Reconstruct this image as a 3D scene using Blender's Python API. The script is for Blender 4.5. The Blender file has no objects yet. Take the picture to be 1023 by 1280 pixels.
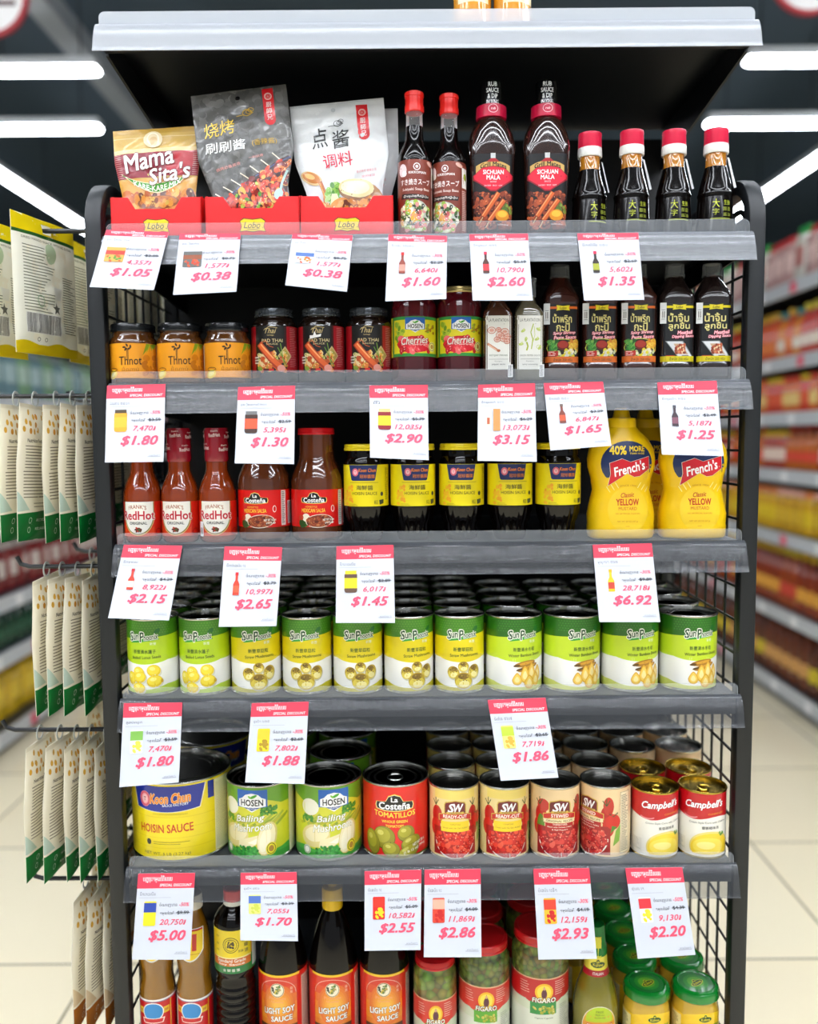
import bpy, bmesh, math, random
from math import sin, cos, pi, radians
from mathutils import Vector
from mathutils.geometry import tessellate_polygon
S = bpy.context.scene
COL = S.collection
rnd = random.Random(7)
# ---------------------------------------------------------------- camera
F, TH, RO, EYE = 1100.0, radians(4.94), radians(.43), 1.25
fw = Vector((0, cos(TH), -sin(TH))); r0 = Vector((1, 0, 0)); u0 = Vector((0, sin(TH), cos(TH)))
rt = r0 * cos(RO) - u0 * sin(RO); up = r0 * sin(RO) + u0 * cos(RO)
cam = bpy.data.cameras.new('camera'); camo = bpy.data.objects.new('camera', cam); COL.objects.link(camo)
m4 = camo.matrix_world.copy()
for i in range(3):
    m4[i][0], m4[i][1], m4[i][2] = rt[i], up[i], -fw[i]
m4[0][3], m4[1][3], m4[2][3] = 0, 0, EYE
camo.matrix_world = m4
cam.sensor_fit = 'HORIZONTAL'; cam.sensor_width = 36; cam.lens = 36 * F / 1023
cam.clip_start = .05
cam.dof.use_dof = True; cam.dof.focus_distance = 1.285; cam.dof.aperture_fstop = 2.1
S.camera = camo
def at(px, py, d):
    """a point of the place: where the sight line through (px, py) crosses the vertical plane y = d"""
    v = fw + rt * ((px - 511.5) / F) - up * ((py - 640) / F)
    return Vector((0, 0, EYE)) + v * (d / v.y)
# ---------------------------------------------------------------- world, exposure
w = bpy.data.worlds.new('store_ambient'); S.world = w; w.use_nodes = True
w.node_tree.nodes['Background'].inputs[0].default_value = (.86, .93, 1, 1)
w.node_tree.nodes['Background'].inputs[1].default_value = .42
S.view_settings.view_transform = 'Standard'; S.view_settings.look = 'None'
S.view_settings.exposure = .0; S.view_settings.gamma = 1
LAMP = 33.0         # strength of the ceiling tubes
# ---------------------------------------------------------------- materials
def lin(h):
    if isinstance(h, tuple): return h
    h = h.lstrip('#'); o = []; h = h if len(h) == 6 else ''.join(k * 2 for k in h)
    for i in (0, 2, 4):
        c = int(h[i:i + 2], 16) / 255
        o.append(c / 12.92 if c <= .04045 else ((c + .055) / 1.055) ** 2.4)
    return tuple(o)
MC = {}
def pbr(name, col, rough=.45, metal=0., coat=0., spec=.5, bump=0., bscale=60., emit=0.):
    if name in MC: return MC[name]
    m = bpy.data.materials.new(name); m.use_nodes = True; nt = m.node_tree; b = nt.nodes['Principled BSDF']
    b.inputs['Base Color'].default_value = (*lin(col), 1); b.inputs['Roughness'].default_value = rough
    b.inputs['Metallic'].default_value = metal; b.inputs['Coat Weight'].default_value = coat
    b.inputs['Coat Roughness'].default_value = .04
    b.inputs['Specular IOR Level'].default_value = spec
    if bump:
        tc = nt.nodes.new('ShaderNodeTexCoord'); n = nt.nodes.new('ShaderNodeTexNoise'); n.inputs['Scale'].default_value = bscale
        bp = nt.nodes.new('ShaderNodeBump'); bp.inputs['Strength'].default_value = bump; bp.inputs['Distance'].default_value = .002
        nt.links.new(tc.outputs['Object'], n.inputs['Vector']); nt.links.new(n.outputs[0], bp.inputs['Height']); nt.links.new(bp.outputs[0], b.inputs['Normal'])
    if emit:
        b.inputs['Emission Color'].default_value = (*lin(col), 1); b.inputs['Emission Strength'].default_value = emit
    MC[name] = m; return m
def clear(name, col, fac, rough=.08, noise=0., ior=1.45):
    """thin clear plastic / glass: mostly lets light through, with a glossy skin"""
    if name in MC: return MC[name]
    m = bpy.data.materials.new(name); m.use_nodes = True; nt = m.node_tree; b = nt.nodes['Principled BSDF']
    b.inputs['Base Color'].default_value = (*lin(col), 1); b.inputs['Roughness'].default_value = rough
    t = nt.nodes.new('ShaderNodeBsdfTransparent'); mx = nt.nodes.new('ShaderNodeMixShader')
    fr = nt.nodes.new('ShaderNodeFresnel'); fr.inputs[0].default_value = ior; b.inputs['IOR'].default_value = ior
    ad = nt.nodes.new('ShaderNodeMath'); ad.operation = 'ADD'; ad.inputs[1].default_value = fac; ad.use_clamp = True
    nt.links.new(fr.outputs[0], ad.inputs[0]); nt.links.new(ad.outputs[0], mx.inputs[0])
    nt.links.new(t.outputs[0], mx.inputs[1]); nt.links.new(b.outputs[0], mx.inputs[2])
    nt.links.new(mx.outputs[0], nt.nodes['Material Output'].inputs[0])
    if noise:
        tc = nt.nodes.new('ShaderNodeTexCoord'); n = nt.nodes.new('ShaderNodeTexNoise'); n.inputs['Scale'].default_value = 40; n.inputs['Detail'].default_value = 6
        mr = nt.nodes.new('ShaderNodeMapRange'); mr.inputs[3].default_value = max(.03, rough - noise); mr.inputs[4].default_value = rough + noise
        nt.links.new(tc.outputs['Object'], n.inputs['Vector']); nt.links.new(n.outputs[0], mr.inputs[0]); nt.links.new(mr.outputs[0], b.inputs['Roughness'])
    MC[name] = m; return m
def printed(name, rough, coat=0., bump=0., thru=0.):
    if name in MC: return MC[name]
    m = pbr(name, '#ffffff', rough, coat=coat, bump=bump, bscale=90)
    nt = m.node_tree; a = nt.nodes.new('ShaderNodeAttribute'); a.attribute_name = 'ink'
    nt.links.new(a.outputs['Color'], nt.nodes['Principled BSDF'].inputs['Base Color'])
    if thru:
        tl = nt.nodes.new('ShaderNodeBsdfTranslucent'); mx = nt.nodes.new('ShaderNodeMixShader'); mx.inputs[0].default_value = thru
        nt.links.new(a.outputs['Color'], tl.inputs[0]); nt.links.new(nt.nodes['Principled BSDF'].outputs[0], mx.inputs[1]); nt.links.new(tl.outputs[0], mx.inputs[2])
        nt.links.new(mx.outputs[0], nt.nodes['Material Output'].inputs[0])
    return m
GLOSS = printed('glossy_label_print', .3, .35)
PAPER = printed('matt_paper_print', .6)
FOIL = printed('pouch_film_print', .27, .3, .25)
THIN = printed('thin_pouch_print', .35, .15, .15, .45)
def pebbles(name, c1, c2, c3, scale):
    if name in MC: return MC[name]
    m = pbr(name, c1, .4, coat=1.); nt = m.node_tree; b = nt.nodes['Principled BSDF']
    tc = nt.nodes.new('ShaderNodeTexCoord'); v = nt.nodes.new('ShaderNodeTexVoronoi'); v.inputs['Scale'].default_value = scale
    cr = nt.nodes.new('ShaderNodeValToRGB'); e = cr.color_ramp.elements
    e[0].color = (*lin(c3), 1); e[0].position = .1; e[1].color = (*lin(c1), 1); e[1].position = .55
    x = e.new(.95); x.color = (*lin(c2), 1)
    cr2 = nt.nodes.new('ShaderNodeMixRGB'); cr2.blend_type = 'MULTIPLY'; cr2.inputs[0].default_value = .5
    bp = nt.nodes.new('ShaderNodeBump'); bp.inputs['Strength'].default_value = .9; bp.inputs['Distance'].default_value = .003; bp.invert = True
    nt.links.new(tc.outputs['Object'], v.inputs['Vector']); nt.links.new(v.outputs['Distance'], bp.inputs['Height'])
    nt.links.new(v.outputs['Distance'], cr.inputs[0]); nt.links.new(cr.outputs[0], cr2.inputs[1]); nt.links.new(v.outputs['Color'], cr2.inputs[2])
    nt.links.new(cr2.outputs[0], b.inputs['Base Color']); nt.links.new(bp.outputs[0], b.inputs['Normal']); return m
BLACKM = pbr('black_powder_coat', '#15181b', .42)
BACKM = pbr('black_back_panel', '#050608', .55)
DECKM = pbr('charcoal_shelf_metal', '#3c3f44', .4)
RAILM = clear('clear_price_rail', '#5c5f64', .2, .2, 0, 1.8)
RAILS = {1: clear('top_rail_painted_glare', '#b0b3b8', .58, .24, 0, 1.7), 2: clear('second_rail_painted_glare', '#909398', .42, .22, 0, 1.8), 3: clear('third_rail_painted_glare', '#74777c', .3, .2, 0, 1.8)}  # clear rail copies, upper shelves' brighter reflection put into colour and opacity
LIPM = clear('clear_shelf_lip', '#dfe4ea', .1, .1)
GLASSM = clear('clear_glass', '#ffffff', .05, .03)
TINM = pbr('tin_silver', '#c9c8c2', .2, 1.)
LIDM = pbr('can_end_steel', '#a9a9a6', .22, 1.)
GOLDM = pbr('gold_lacquer_end', '#c9ad4a', .22, 1.)
# ---------------------------------------------------------------- object helpers
def link(name, me, parent=None):
    o = bpy.data.objects.new(name, me); COL.objects.link(o)
    if parent is not None: o.parent = parent
    return o
def tag(o, label, cat=None, group=None, kind=None):
    if label: o['label'] = label
    if cat: o['category'] = cat
    if group: o['group'] = group
    if kind: o['kind'] = kind
    return o
def thing(name, label, cat, loc=(0, 0, 0), rz=0, group=None):
    o = link(name, None); o.location = loc; o.rotation_euler = (0, 0, rz); o.empty_display_size = .02
    return tag(o, label, cat, group)
def dup(root, loc, rz=0, label=None, group=None):
    c = root.copy(); COL.objects.link(c); c.location = loc; c.rotation_euler = (0, 0, rz)
    if label: c['label'] = label
    if group: c['group'] = group
    for ch in list(root.children):
        d = ch.copy(); COL.objects.link(d); d.parent = c
        for g in list(ch.children):
            e = g.copy(); COL.objects.link(e); e.parent = d
    return c
class MB:
    def __init__(s): s.v, s.f, s.m, s.sm = [], [], [], []
    def add(s, vs, fs, mat=0, smooth=True):
        n = len(s.v); s.v += [tuple(p) for p in vs]
        for f in fs: s.f.append([i + n for i in f]); s.m.append(mat); s.sm.append(smooth)
        return s
    def rings(s, rings, mat=0, cap0=True, cap1=True):
        n = len(rings[0]); vs = [p for r in rings for p in r]; fs = []
        for i in range(len(rings) - 1):
            for j in range(n):
                k = (j + 1) % n; fs.append((i * n + j, i * n + k, (i + 1) * n + k, (i + 1) * n + j))
        if cap0: fs.append(tuple(range(n - 1, -1, -1)))
        if cap1: fs.append(tuple((len(rings) - 1) * n + j for j in range(n)))
        return s.add(vs, fs, mat)
    def lathe(s, prof, seg=40, mat=0, cx=0, cy=0, flute=0, fl=0.):
        rs = []
        for r, z in prof:
            r = max(r, 1e-5)
            rs.append([(cx + r * (1 + (fl * cos(flute * 2 * pi * j / seg) if flute else 0)) * cos(2 * pi * j / seg),
                        cy + r * (1 + (fl * cos(flute * 2 * pi * j / seg) if flute else 0)) * sin(2 * pi * j / seg), z) for j in range(seg)])
        return s.rings(rs, mat)
    def loft(s, rings, seg=56, mat=0):
        rs = []
        for z, hw, hd, n in rings:
            r = []
            for j in range(seg):
                t = 2 * pi * j / seg; c, d = cos(t), sin(t)
                r.append((hw * math.copysign(abs(c) ** (2 / n), c), hd * math.copysign(abs(d) ** (2 / n), d), z))
            rs.append(r)
        return s.rings(rs, mat)
    def box(s, x0, x1, y0, y1, z0, z1, mat=0):
        vs = [(x, y, z) for z in (z0, z1) for y in (y0, y1) for x in (x0, x1)]
        return s.add(vs, [(0, 2, 3, 1), (4, 5, 7, 6), (0, 1, 5, 4), (2, 6, 7, 3), (0, 4, 6, 2), (1, 3, 7, 5)], mat, False)
    def prism_x(s, poly, x0, x1, mat=0, smooth=False):
        n = len(poly); vs = [(x0, *p) for p in poly] + [(x1, *p) for p in poly]
        fs = [(i, (i + 1) % n, n + (i + 1) % n, n + i) for i in range(n)] + [tuple(range(n - 1, -1, -1)), tuple(range(n, 2 * n))]
        return s.add(vs, fs, mat, smooth)
    def prism_y(s, poly, y0, y1, mat=0):
        n = len(poly); vs = [(p[0], y0, p[1]) for p in poly] + [(p[0], y1, p[1]) for p in poly]
        fs = [(i, (i + 1) % n, n + (i + 1) % n, n + i) for i in range(n)]
        for t in tessellate_polygon([[Vector((p[0], p[1], 0)) for p in poly]]):
            fs += [tuple(t), tuple(n + i for i in reversed(t))]
        return s.add(vs, fs, mat, False)
    def tube(s, pts, r, seg=8, mat=0):
        pts = [Vector(p) for p in pts]; rs = []
        up_ = Vector((0, 0, 1))
        for i, p in enumerate(pts):
            t = (pts[min(i + 1, len(pts) - 1)] - pts[max(i - 1, 0)]).normalized()
            a = t.cross(up_)
            if a.length < .1: a = t.cross(Vector((1, 0, 0)))
            a.normalize(); b = t.cross(a)
            rs.append([tuple(p + a * r * cos(2 * pi * j / seg) + b * r * sin(2 * pi * j / seg)) for j in range(seg)])
        return s.rings(rs, mat)
    def build(s, name, mats, parent=None, sharp=35):
        if not isinstance(mats, (list, tuple)): mats = [mats]
        me = bpy.data.meshes.new(name); me.from_pydata(s.v, [], s.f)
        for m in mats: me.materials.append(m)
        me.polygons.foreach_set('material_index', s.m); me.polygons.foreach_set('use_smooth', s.sm)
        bm = bmesh.new(); bm.from_mesh(me); bmesh.ops.recalc_face_normals(bm, faces=bm.faces); bm.to_mesh(me); bm.free()
        if hasattr(me, 'set_sharp_from_angle'): me.set_sharp_from_angle(angle=radians(sharp))
        return link(name, me, parent)
# ---------------------------------------------------------------- printed artwork
TXT = {}
def glyphs(s, b, sh):
    k = (s, b, sh)
    if k not in TXT:
        c = bpy.data.curves.new('lettering', 'FONT'); c.body = s; c.size = 1; c.offset = b; c.shear = sh; c.resolution_u = 2
        o = bpy.data.objects.new('lettering', c); me = bpy.data.meshes.new_from_object(o)
        vs = [(v.co.x, v.co.y) for v in me.vertices]; fs = [tuple(p.vertices) for p in me.polygons]
        bpy.data.objects.remove(o); bpy.data.curves.remove(c); bpy.data.meshes.remove(me)
        TXT[k] = (vs, fs)
    return TXT[k]
class Art:
    """flat printed shapes in millimetres, wrapped later onto a surface"""
    def __init__(s): s.t, s.k, s.dk = [], 0, 1
    def tri(s, pts, c):
        s.t.append((pts, lin(c), s.k))
    def poly(s, pts, c):
        s.k += s.dk
        for t in tessellate_polygon([[Vector((p[0], p[1], 0)) for p in pts]]): s.tri([pts[i] for i in t], c)
        return s
    def rect(s, x0, y0, x1, y1, c): return s.poly([(x0, y0), (x1, y0), (x1, y1), (x0, y1)], c)
    def rrect(s, x0, y0, x1, y1, r, c):
        P = []
        for cx, cy, a in ((x1 - r, y1 - r, 0), (x0 + r, y1 - r, 90), (x0 + r, y0 + r, 180), (x1 - r, y0 + r, 270)):
            for k in range(5): P.append((cx + r * cos(radians(a + k * 22.5)), cy + r * sin(radians(a + k * 22.5))))
        return s.poly(P, c)
    def ell(s, cx, cy, rx, ry, c, rot=0, n=18, a0=0, a1=360):
        s.k += s.dk; ca, sa = cos(radians(rot)), sin(radians(rot)); P = []
        for i in range(n + 1):
            a = radians(a0 + (a1 - a0) * i / n); x, y = rx * cos(a), ry * sin(a); P.append((cx + x * ca - y * sa, cy + x * sa + y * ca))
        for i in range(n): s.tri([(cx, cy), P[i], P[i + 1]], c)
        return s
    def ring(s, cx, cy, rx, ry, wd, c, n=28, a0=0, a1=360):
        s.k += s.dk; q = lambda a, k: (cx + (rx - k) * cos(a), cy + (ry - k) * sin(a))
        for i in range(n):
            a, b = radians(a0 + (a1 - a0) * i / n), radians(a0 + (a1 - a0) * (i + 1) / n)
            s.tri([q(a, 0), q(b, 0), q(b, wd)], c); s.tri([q(a, 0), q(b, wd), q(a, wd)], c)
        return s
    def line(s, pts, wd, c):
        s.k += s.dk
        for (x0, y0), (x1, y1) in zip(pts, pts[1:]):
            L = math.hypot(x1 - x0, y1 - y0) or 1; nx, ny = -(y1 - y0) / L * wd / 2, (x1 - x0) / L * wd / 2
            s.tri([(x0 + nx, y0 + ny), (x0 - nx, y0 - ny), (x1 - nx, y1 - ny)], c); s.tri([(x0 + nx, y0 + ny), (x1 - nx, y1 - ny), (x1 + nx, y1 + ny)], c)
        return s
    def curve_band(s, x0, x1, lo, hi, c, n=24):
        """area between two curves lo(x) and hi(x)"""
        s.k += s.dk; X = [x0 + (x1 - x0) * i / n for i in range(n + 1)]
        for a, b in zip(X, X[1:]):
            s.tri([(a, lo(a)), (b, lo(b)), (b, hi(b))], c); s.tri([(a, lo(a)), (b, hi(b)), (a, hi(a))], c)
        return s
    def T(s, txt, x, y, w, h, c, b=0., sh=0., rot=0, bend=0., out=None):
        """lettering fitted to a box w x h centred on x, y; out = (colour, extra stroke)"""
        if any(0x2e80 < ord(k) < 0xffef for k in txt): b = min(b, .006); out = out and (out[0], min(out[1], .012))
        v0, f0 = glyphs(txt, 0., sh)
        if not v0: return s
        xs, ys = [p[0] for p in v0], [p[1] for p in v0]
        mx, my = (min(xs) + max(xs)) / 2, (min(ys) + max(ys)) / 2
        kx, ky = w / max(max(xs) - min(xs) + 2 * b, 1e-6), h / max(max(ys) - min(ys) + 2 * b, 1e-6)
        ca, sa = cos(radians(rot)), sin(radians(rot))
        def put(ox, oy, col):
            Q = []
            for px, py in v0:
                a, d = (px + ox - mx) * kx, (py + oy - my) * ky; d += bend * a * a
                Q.append((x + a * ca - d * sa, y + a * sa + d * ca))
            for f in f0: s.tri([Q[i] for i in f], col)
            s.k += .08
        def strokes(e, n, col):
            s.k = math.ceil(s.k + .01)
            if e > .002:
                for i in range(n): put(e * cos(2 * pi * (i + .5) / n), e * sin(2 * pi * (i + .5) / n), col)
            else: put(0, 0, col)
        if out: strokes(b + out[1], 8, out[0])
        strokes(b, 4, c); s.k = math.ceil(s.k)
        return s
    def blobs(s, x0, y0, x1, y1, n, cols, r, seed=1, hi=None, inside=None):
        q = random.Random(seed); i = 0; s.dk = .05
        while i < n:
            x, y = q.uniform(x0, x1), q.uniform(y0, y1); i += 1
            if inside and not inside(x, y): continue
            a = q.uniform(.6, 1.2) * r; b = q.uniform(.5, .9) * r; ro = q.uniform(0, 180)
            s.ell(x, y, a, b, q.choice(cols), ro, 9)
            if hi and q.random() < .6: s.ell(x + a * .2, y + b * .35, a * .3, b * .2, hi, ro, 6)
        s.dk = 1; s.k = math.ceil(s.k); return s
    def lines(s, x0, y0, x1, n, dy, c, wd=.35, seed=3):
        q = random.Random(seed); s.dk = .02
        for i in range(n):
            e = x0 + (x1 - x0) * q.uniform(.55, 1); s.rect(x0, y0 - i * dy - wd, e, y0 - i * dy, c)
        s.dk = 1; s.k = math.ceil(s.k); return s
    def barcode(s, x0, y0, x1, y1, seed=2):
        q = random.Random(seed); s.rect(x0, y0, x1, y1, '#f4f4f2'); x = x0 + 1; s.k += 1; s.dk = .02
        while x < x1 - 1:
            b = q.uniform(.25, .9); s.rect(x, y0 + 1, min(x + b, x1 - .5), y1 - 1, '#26262a'); x += b + q.uniform(.3, .9)
        s.dk = 1; s.k = math.ceil(s.k); return s
    def build(s, name, mapper, parent=None, mat=None, step=3., vstep=None, base=.1, thick=.8, slot=None):
        vs, fs, cs = [], [], []; lay = min(.035, thick / max(s.k, 1))
        def cut(P, ax, st):
            out = []; a0, a1 = min(p[ax] for p in P), max(p[ax] for p in P)
            if a1 - a0 <= st * 1.2: return [P]
            def clip(Q, v, keep):
                R = []
                for p, q in zip(Q, Q[1:] + Q[:1]):
                    ip, iq = (p[ax] - v) * keep >= 0, (q[ax] - v) * keep >= 0
                    if ip: R.append(p)
                    if ip != iq:
                        t = (v - p[ax]) / (q[ax] - p[ax]); R.append((p[0] + (q[0] - p[0]) * t, p[1] + (q[1] - p[1]) * t))
                return R
            k0, k1 = math.floor(a0 / st), math.ceil(a1 / st)
            for k in range(k0, k1):
                Q = clip(clip(P, k * st, 1), (k + 1) * st, -1)
                if len(Q) > 2: out.append(Q)
            return out
        for P, c, k in s.t:
            L = [list(P)]
            if step: L = [q for p in L for q in cut(p, 0, step)]
            if vstep: L = [q for p in L for q in cut(p, 1, vstep)]
            for Q in L:
                if slot and slot[0] < sum(p[0] for p in Q) / len(Q) < slot[1] and slot[2] < sum(p[1] for p in Q) / len(Q) < slot[3]: continue
                n = len(vs); vs += [mapper(p[0] / 1000, p[1] / 1000, (base + lay * k) / 1000) for p in Q]; fs.append(list(range(n, n + len(Q)))); cs.append(c)
        me = bpy.data.meshes.new(name); me.from_pydata(vs, [], fs)
        at_ = me.color_attributes.new('ink', 'FLOAT_COLOR', 'CORNER'); buf = []
        for f, c in zip(fs, cs): buf += [c[0], c[1], c[2], 1.] * len(f)
        at_.data.foreach_set('color', buf)
        me.materials.append(mat or GLOSS)
        bm = bmesh.new(); bm.from_mesh(me); bmesh.ops.remove_doubles(bm, verts=bm.verts, dist=8e-7)
        bm.to_mesh(me); bm.free()
        me.polygons.foreach_set('use_smooth', [True] * len(me.polygons))
        return link(name, me, parent)
def interp(T, z):
    if z <= T[0][0]: return T[0][1:]
    for a, b in zip(T, T[1:]):
        if z <= b[0]:
            t = (z - a[0]) / max(b[0] - a[0], 1e-9); return tuple(p + (q - p) * t for p, q in zip(a[1:], b[1:]))
    return T[-1][1:]
def cyl(R):
    def f(u, v, o):
        r = R(v) if callable(R) else R
        r0_ = R(v) if callable(R) else R
        a = u / r0_; return ((r + o) * sin(a), -(r + o) * cos(a), v)
    return f
def prof_r(prof):
    T = sorted([(z, r) for r, z in prof]); return lambda v: interp(T, v)[0]
def front(rings):
    T = sorted(rings)
    def f(u, v, o):
        hw, hd, n = interp(T, v); x = max(-.985 * hw, min(.985 * hw, u))
        return (x, -hd * (1 - (abs(x) / hw) ** n) ** (1 / n) - o, v)
    return f
def flat(y=0): return lambda u, v, o: (u, y - o, v)
ORD = ['first', 'second', 'third', 'fourth', 'fifth', 'sixth', 'seventh', 'eighth', 'ninth', 'tenth', 'eleventh', 'twelfth']
# ---------------------------------------------------------------- store: floor, ceiling, walls, lamps
fm = pbr('cream_floor_tile', '#e9dfc3', .22); nt = fm.node_tree
tc = nt.nodes.new('ShaderNodeTexCoord'); mp = nt.nodes.new('ShaderNodeMapping'); bk = nt.nodes.new('ShaderNodeTexBrick')
bk.offset = 0; bk.inputs['Scale'].default_value = 1; bk.inputs['Brick Width'].default_value = .6; bk.inputs['Row Height'].default_value = .6
bk.inputs['Mortar Size'].default_value = .004; bk.inputs['Mortar'].default_value = (*lin('#a3977b'), 1)
bk.inputs['Color1'].default_value = (*lin('#f5e9c9'), 1); bk.inputs['Color2'].default_value = (*lin('#f0e2c0'), 1)
mp.inputs['Location'].default_value = (.16, -.20, 0)
nt.links.new(tc.outputs['Object'], mp.inputs[0]); nt.links.new(mp.outputs[0], bk.inputs[0]); nt.links.new(bk.outputs[0], nt.nodes['Principled BSDF'].inputs['Base Color'])
tag(MB().box(-6, 6, -4, 12, -.1, 0).build('floor', fm), None, kind='structure')
CEIL = 3.5
tag(MB().box(-6, 6, -4, 12, CEIL, CEIL + .1).build('ceiling', pbr('navy_black_ceiling', '#465766', .8)), None, kind='structure')
wallm = pbr('grey_store_wall', '#7d858c', .7)
tag(MB().box(-6, 6, 12, 12.1, 0, CEIL).build('wall_back', wallm), None, kind='structure')
tag(MB().box(-6.1, -6, -4, 12, 0, CEIL).build('wall_left', wallm), None, kind='structure')
tag(MB().box(6, 6.1, -4, 12, 0, CEIL).build('wall_right', wallm), None, kind='structure')
for x, n in ((-1.67, 1),):
    tag(MB().box(x - .06, x + .06, 3.7, 12, 3.2, 3.3).build('trim_%d' % n, pbr('pale_ceiling_beam', '#9aa1a8', .6)), None, kind='structure')
TUBE = pbr('lamp_diffuser', '#f2f7ff', .5, emit=LAMP); HOUS = pbr('lamp_housing_white', '#d9dde0', .5)
def lamp(x0, x1, y, z, label, along='x', w=.08):
    L = x1 - x0; t = thing('linear_ceiling_light', label, 'ceiling light', ((x0 + x1) / 2, y, z) if along == 'x' else (y, (x0 + x1) / 2, z), 0 if along == 'x' else pi / 2)
    MB().box(-L / 2, L / 2, -w / 2 - .006, w / 2 + .006, .02, .06).build('housing', HOUS, t)
    MB().loft([(0, L / 2 - .01, w / 2 - .012, 12), (.008, L / 2, w / 2, 12), (.02, L / 2, w / 2, 12)]).build('diffuser', TUBE, t)
    for s in (-1, 1): MB().tube([(s * L * .35, 0, .06), (s * L * .35, 0, CEIL - z)], .004, 6).build('hanger', BLACKM, t)
LZ = 3.0
lamp(-2.02, -1.48, 4.4, LZ, 'white linear ceiling light, nearer of the two crosswise ones beyond the hanging bags')
lamp(-2.45, -1.75, 5.2, LZ, 'white linear ceiling light, farther of the two crosswise ones beyond the hanging bags')
lamp(1.62, 2.05, 4.35, LZ, 'white linear ceiling light, nearer of the two crosswise ones above the sauce aisle')
lamp(1.72, 2.42, 5.2, LZ, 'white linear ceiling light, farther of the two crosswise ones above the sauce aisle')
lamp(-1.0, 8.2, -2.72, LZ, 'long white ceiling light running down the aisle beyond the hanging bags', 'y')
lamp(-1.0, 8.2, 2.66, LZ, 'long white ceiling light running down the sauce aisle', 'y')
for k, y in enumerate((.78, .08, -.72, -1.55, -2.6)):
    lamp(-3.2, 3.2, y, LZ + .1, 'long white ceiling light over the aisle, %s row from the rack' % ('nearest', 'second', 'third', 'fourth', 'fifth')[k])
lamp(-2.4, 2.4, 2.3, LZ + .2, 'added long white ceiling light, out of view above the aisle behind the rack')  # lamp out of view, added to brighten the floor beyond the rack
def round_sign(x, y, z, r, label):
    t = thing('round_hanging_sign', label, 'sign', (x, y, z))
    q = MB(); P = [(r * cos(a * pi / 24), r * sin(a * pi / 24)) for a in range(48)]
    q.prism_y(P, -.01, .01); q.build('disc', pbr('sign_red', '#a83239', .5), t)
    a = Art().ell(0, 0, r * 880, r * 880, '#f3f0ee', n=40).rect(-r * 700, -r * 250, r * 700, -r * 120, '#5a3c3c').rect(-r * 600, r * 60, r * 600, r * 200, '#b0464a')
    a.build('face', flat(-.0105), t, PAPER, step=None)
    MB().tube([(0, 0, r), (0, 0, CEIL - z)], .003, 6).build('wire', BLACKM, t)
p = at(-14, -4, 3.6); round_sign(p.x, 3.6, p.z, .155, 'round red-rimmed white sign hanging beside the ceiling beam over the bags')
p = at(1012, -32, 3.6); round_sign(p.x, 3.6, p.z, .155, 'round red-rimmed white sign hanging above the sauce aisle')
# ---------------------------------------------------------------- the display rack
LX, RX = -.449, .5015              # the two side frames
RL, RR = -.428, .4875              # ends of the price rails
YB = 1.70
SZ = {1: 1.8194, 2: 1.5336, 3: 1.3271, 4: 1.0948, 5: .8658, 6: .6072, 7: .28}
rack = thing('display_rack', 'black metal display rack with seven shelves full of sauces and cans', 'display rack', (0, 0, 0))
def sweep_x(path, hx, ht, q):
    rs = []
    for i, (y, z) in enumerate(path):
        a, b = path[max(i - 1, 0)], path[min(i + 1, len(path) - 1)]
        ty, tz = b[0] - a[0], b[1] - a[1]; L = math.hypot(ty, tz); ny, nz = -tz / L * ht, ty / L * ht
        r = []
        for k in range(16):
            t = 2 * pi * k / 16; c, d = cos(t), sin(t)
            sx, sn = math.copysign(abs(c) ** .35, c), math.copysign(abs(d) ** .35, d)
            r.append((hx * sx, y + ny * sn, z + nz * sn))
        rs.append(r)
    q.rings(rs)
for X in (LX, RX):
    R = .062; path = [(1.297, 0.0)] + [(1.297, .1 + .1 * k) for k in range(14)] + [(1.297 + R - R * cos(a * pi / 16), 1.553 + R * sin(a * pi / 16)) for a in range(9)]
    path += [(1.66, 1.615), (1.685, 1.61), (1.70, 1.595), (1.705, 1.57), (1.705, 0)]
    q = MB(); sweep_x(path, .0125, .011, q); o = q.build('side_frame', BLACKM, rack); o.location.x = X
    q = MB(); R2 = .042
    path = [(1.322, .1), (1.322, 1.54)] + [(1.322 + R2 - R2 * cos(a * pi / 12), 1.54 + R2 * sin(a * pi / 12)) for a in range(1, 7)] + [(1.685, 1.582)]
    for i in range(9):
        y = 1.335 + .046 * i; q.tube([(0, y, .06), (0, y, 1.585)], .0022, 6)
    z = .08
    while z < 1.56: q.tube([(0, 1.30, z), (0, 1.70, z)], .0022, 6); z += .052
    q.tube([(0, *p_) for p_ in path], .004, 8)
    o = q.build('wire_side_panel', BLACKM, rack); o.location.x = X
MB().box(LX + .0125, RX - .0125, YB + .002, YB + .02, .05, 1.80).build('back_panel', BACKM, rack)
MB().box(LX + .0125, RX - .0125, 1.30, YB, 0, .09).build('plinth', BLACKM, rack)
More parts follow.
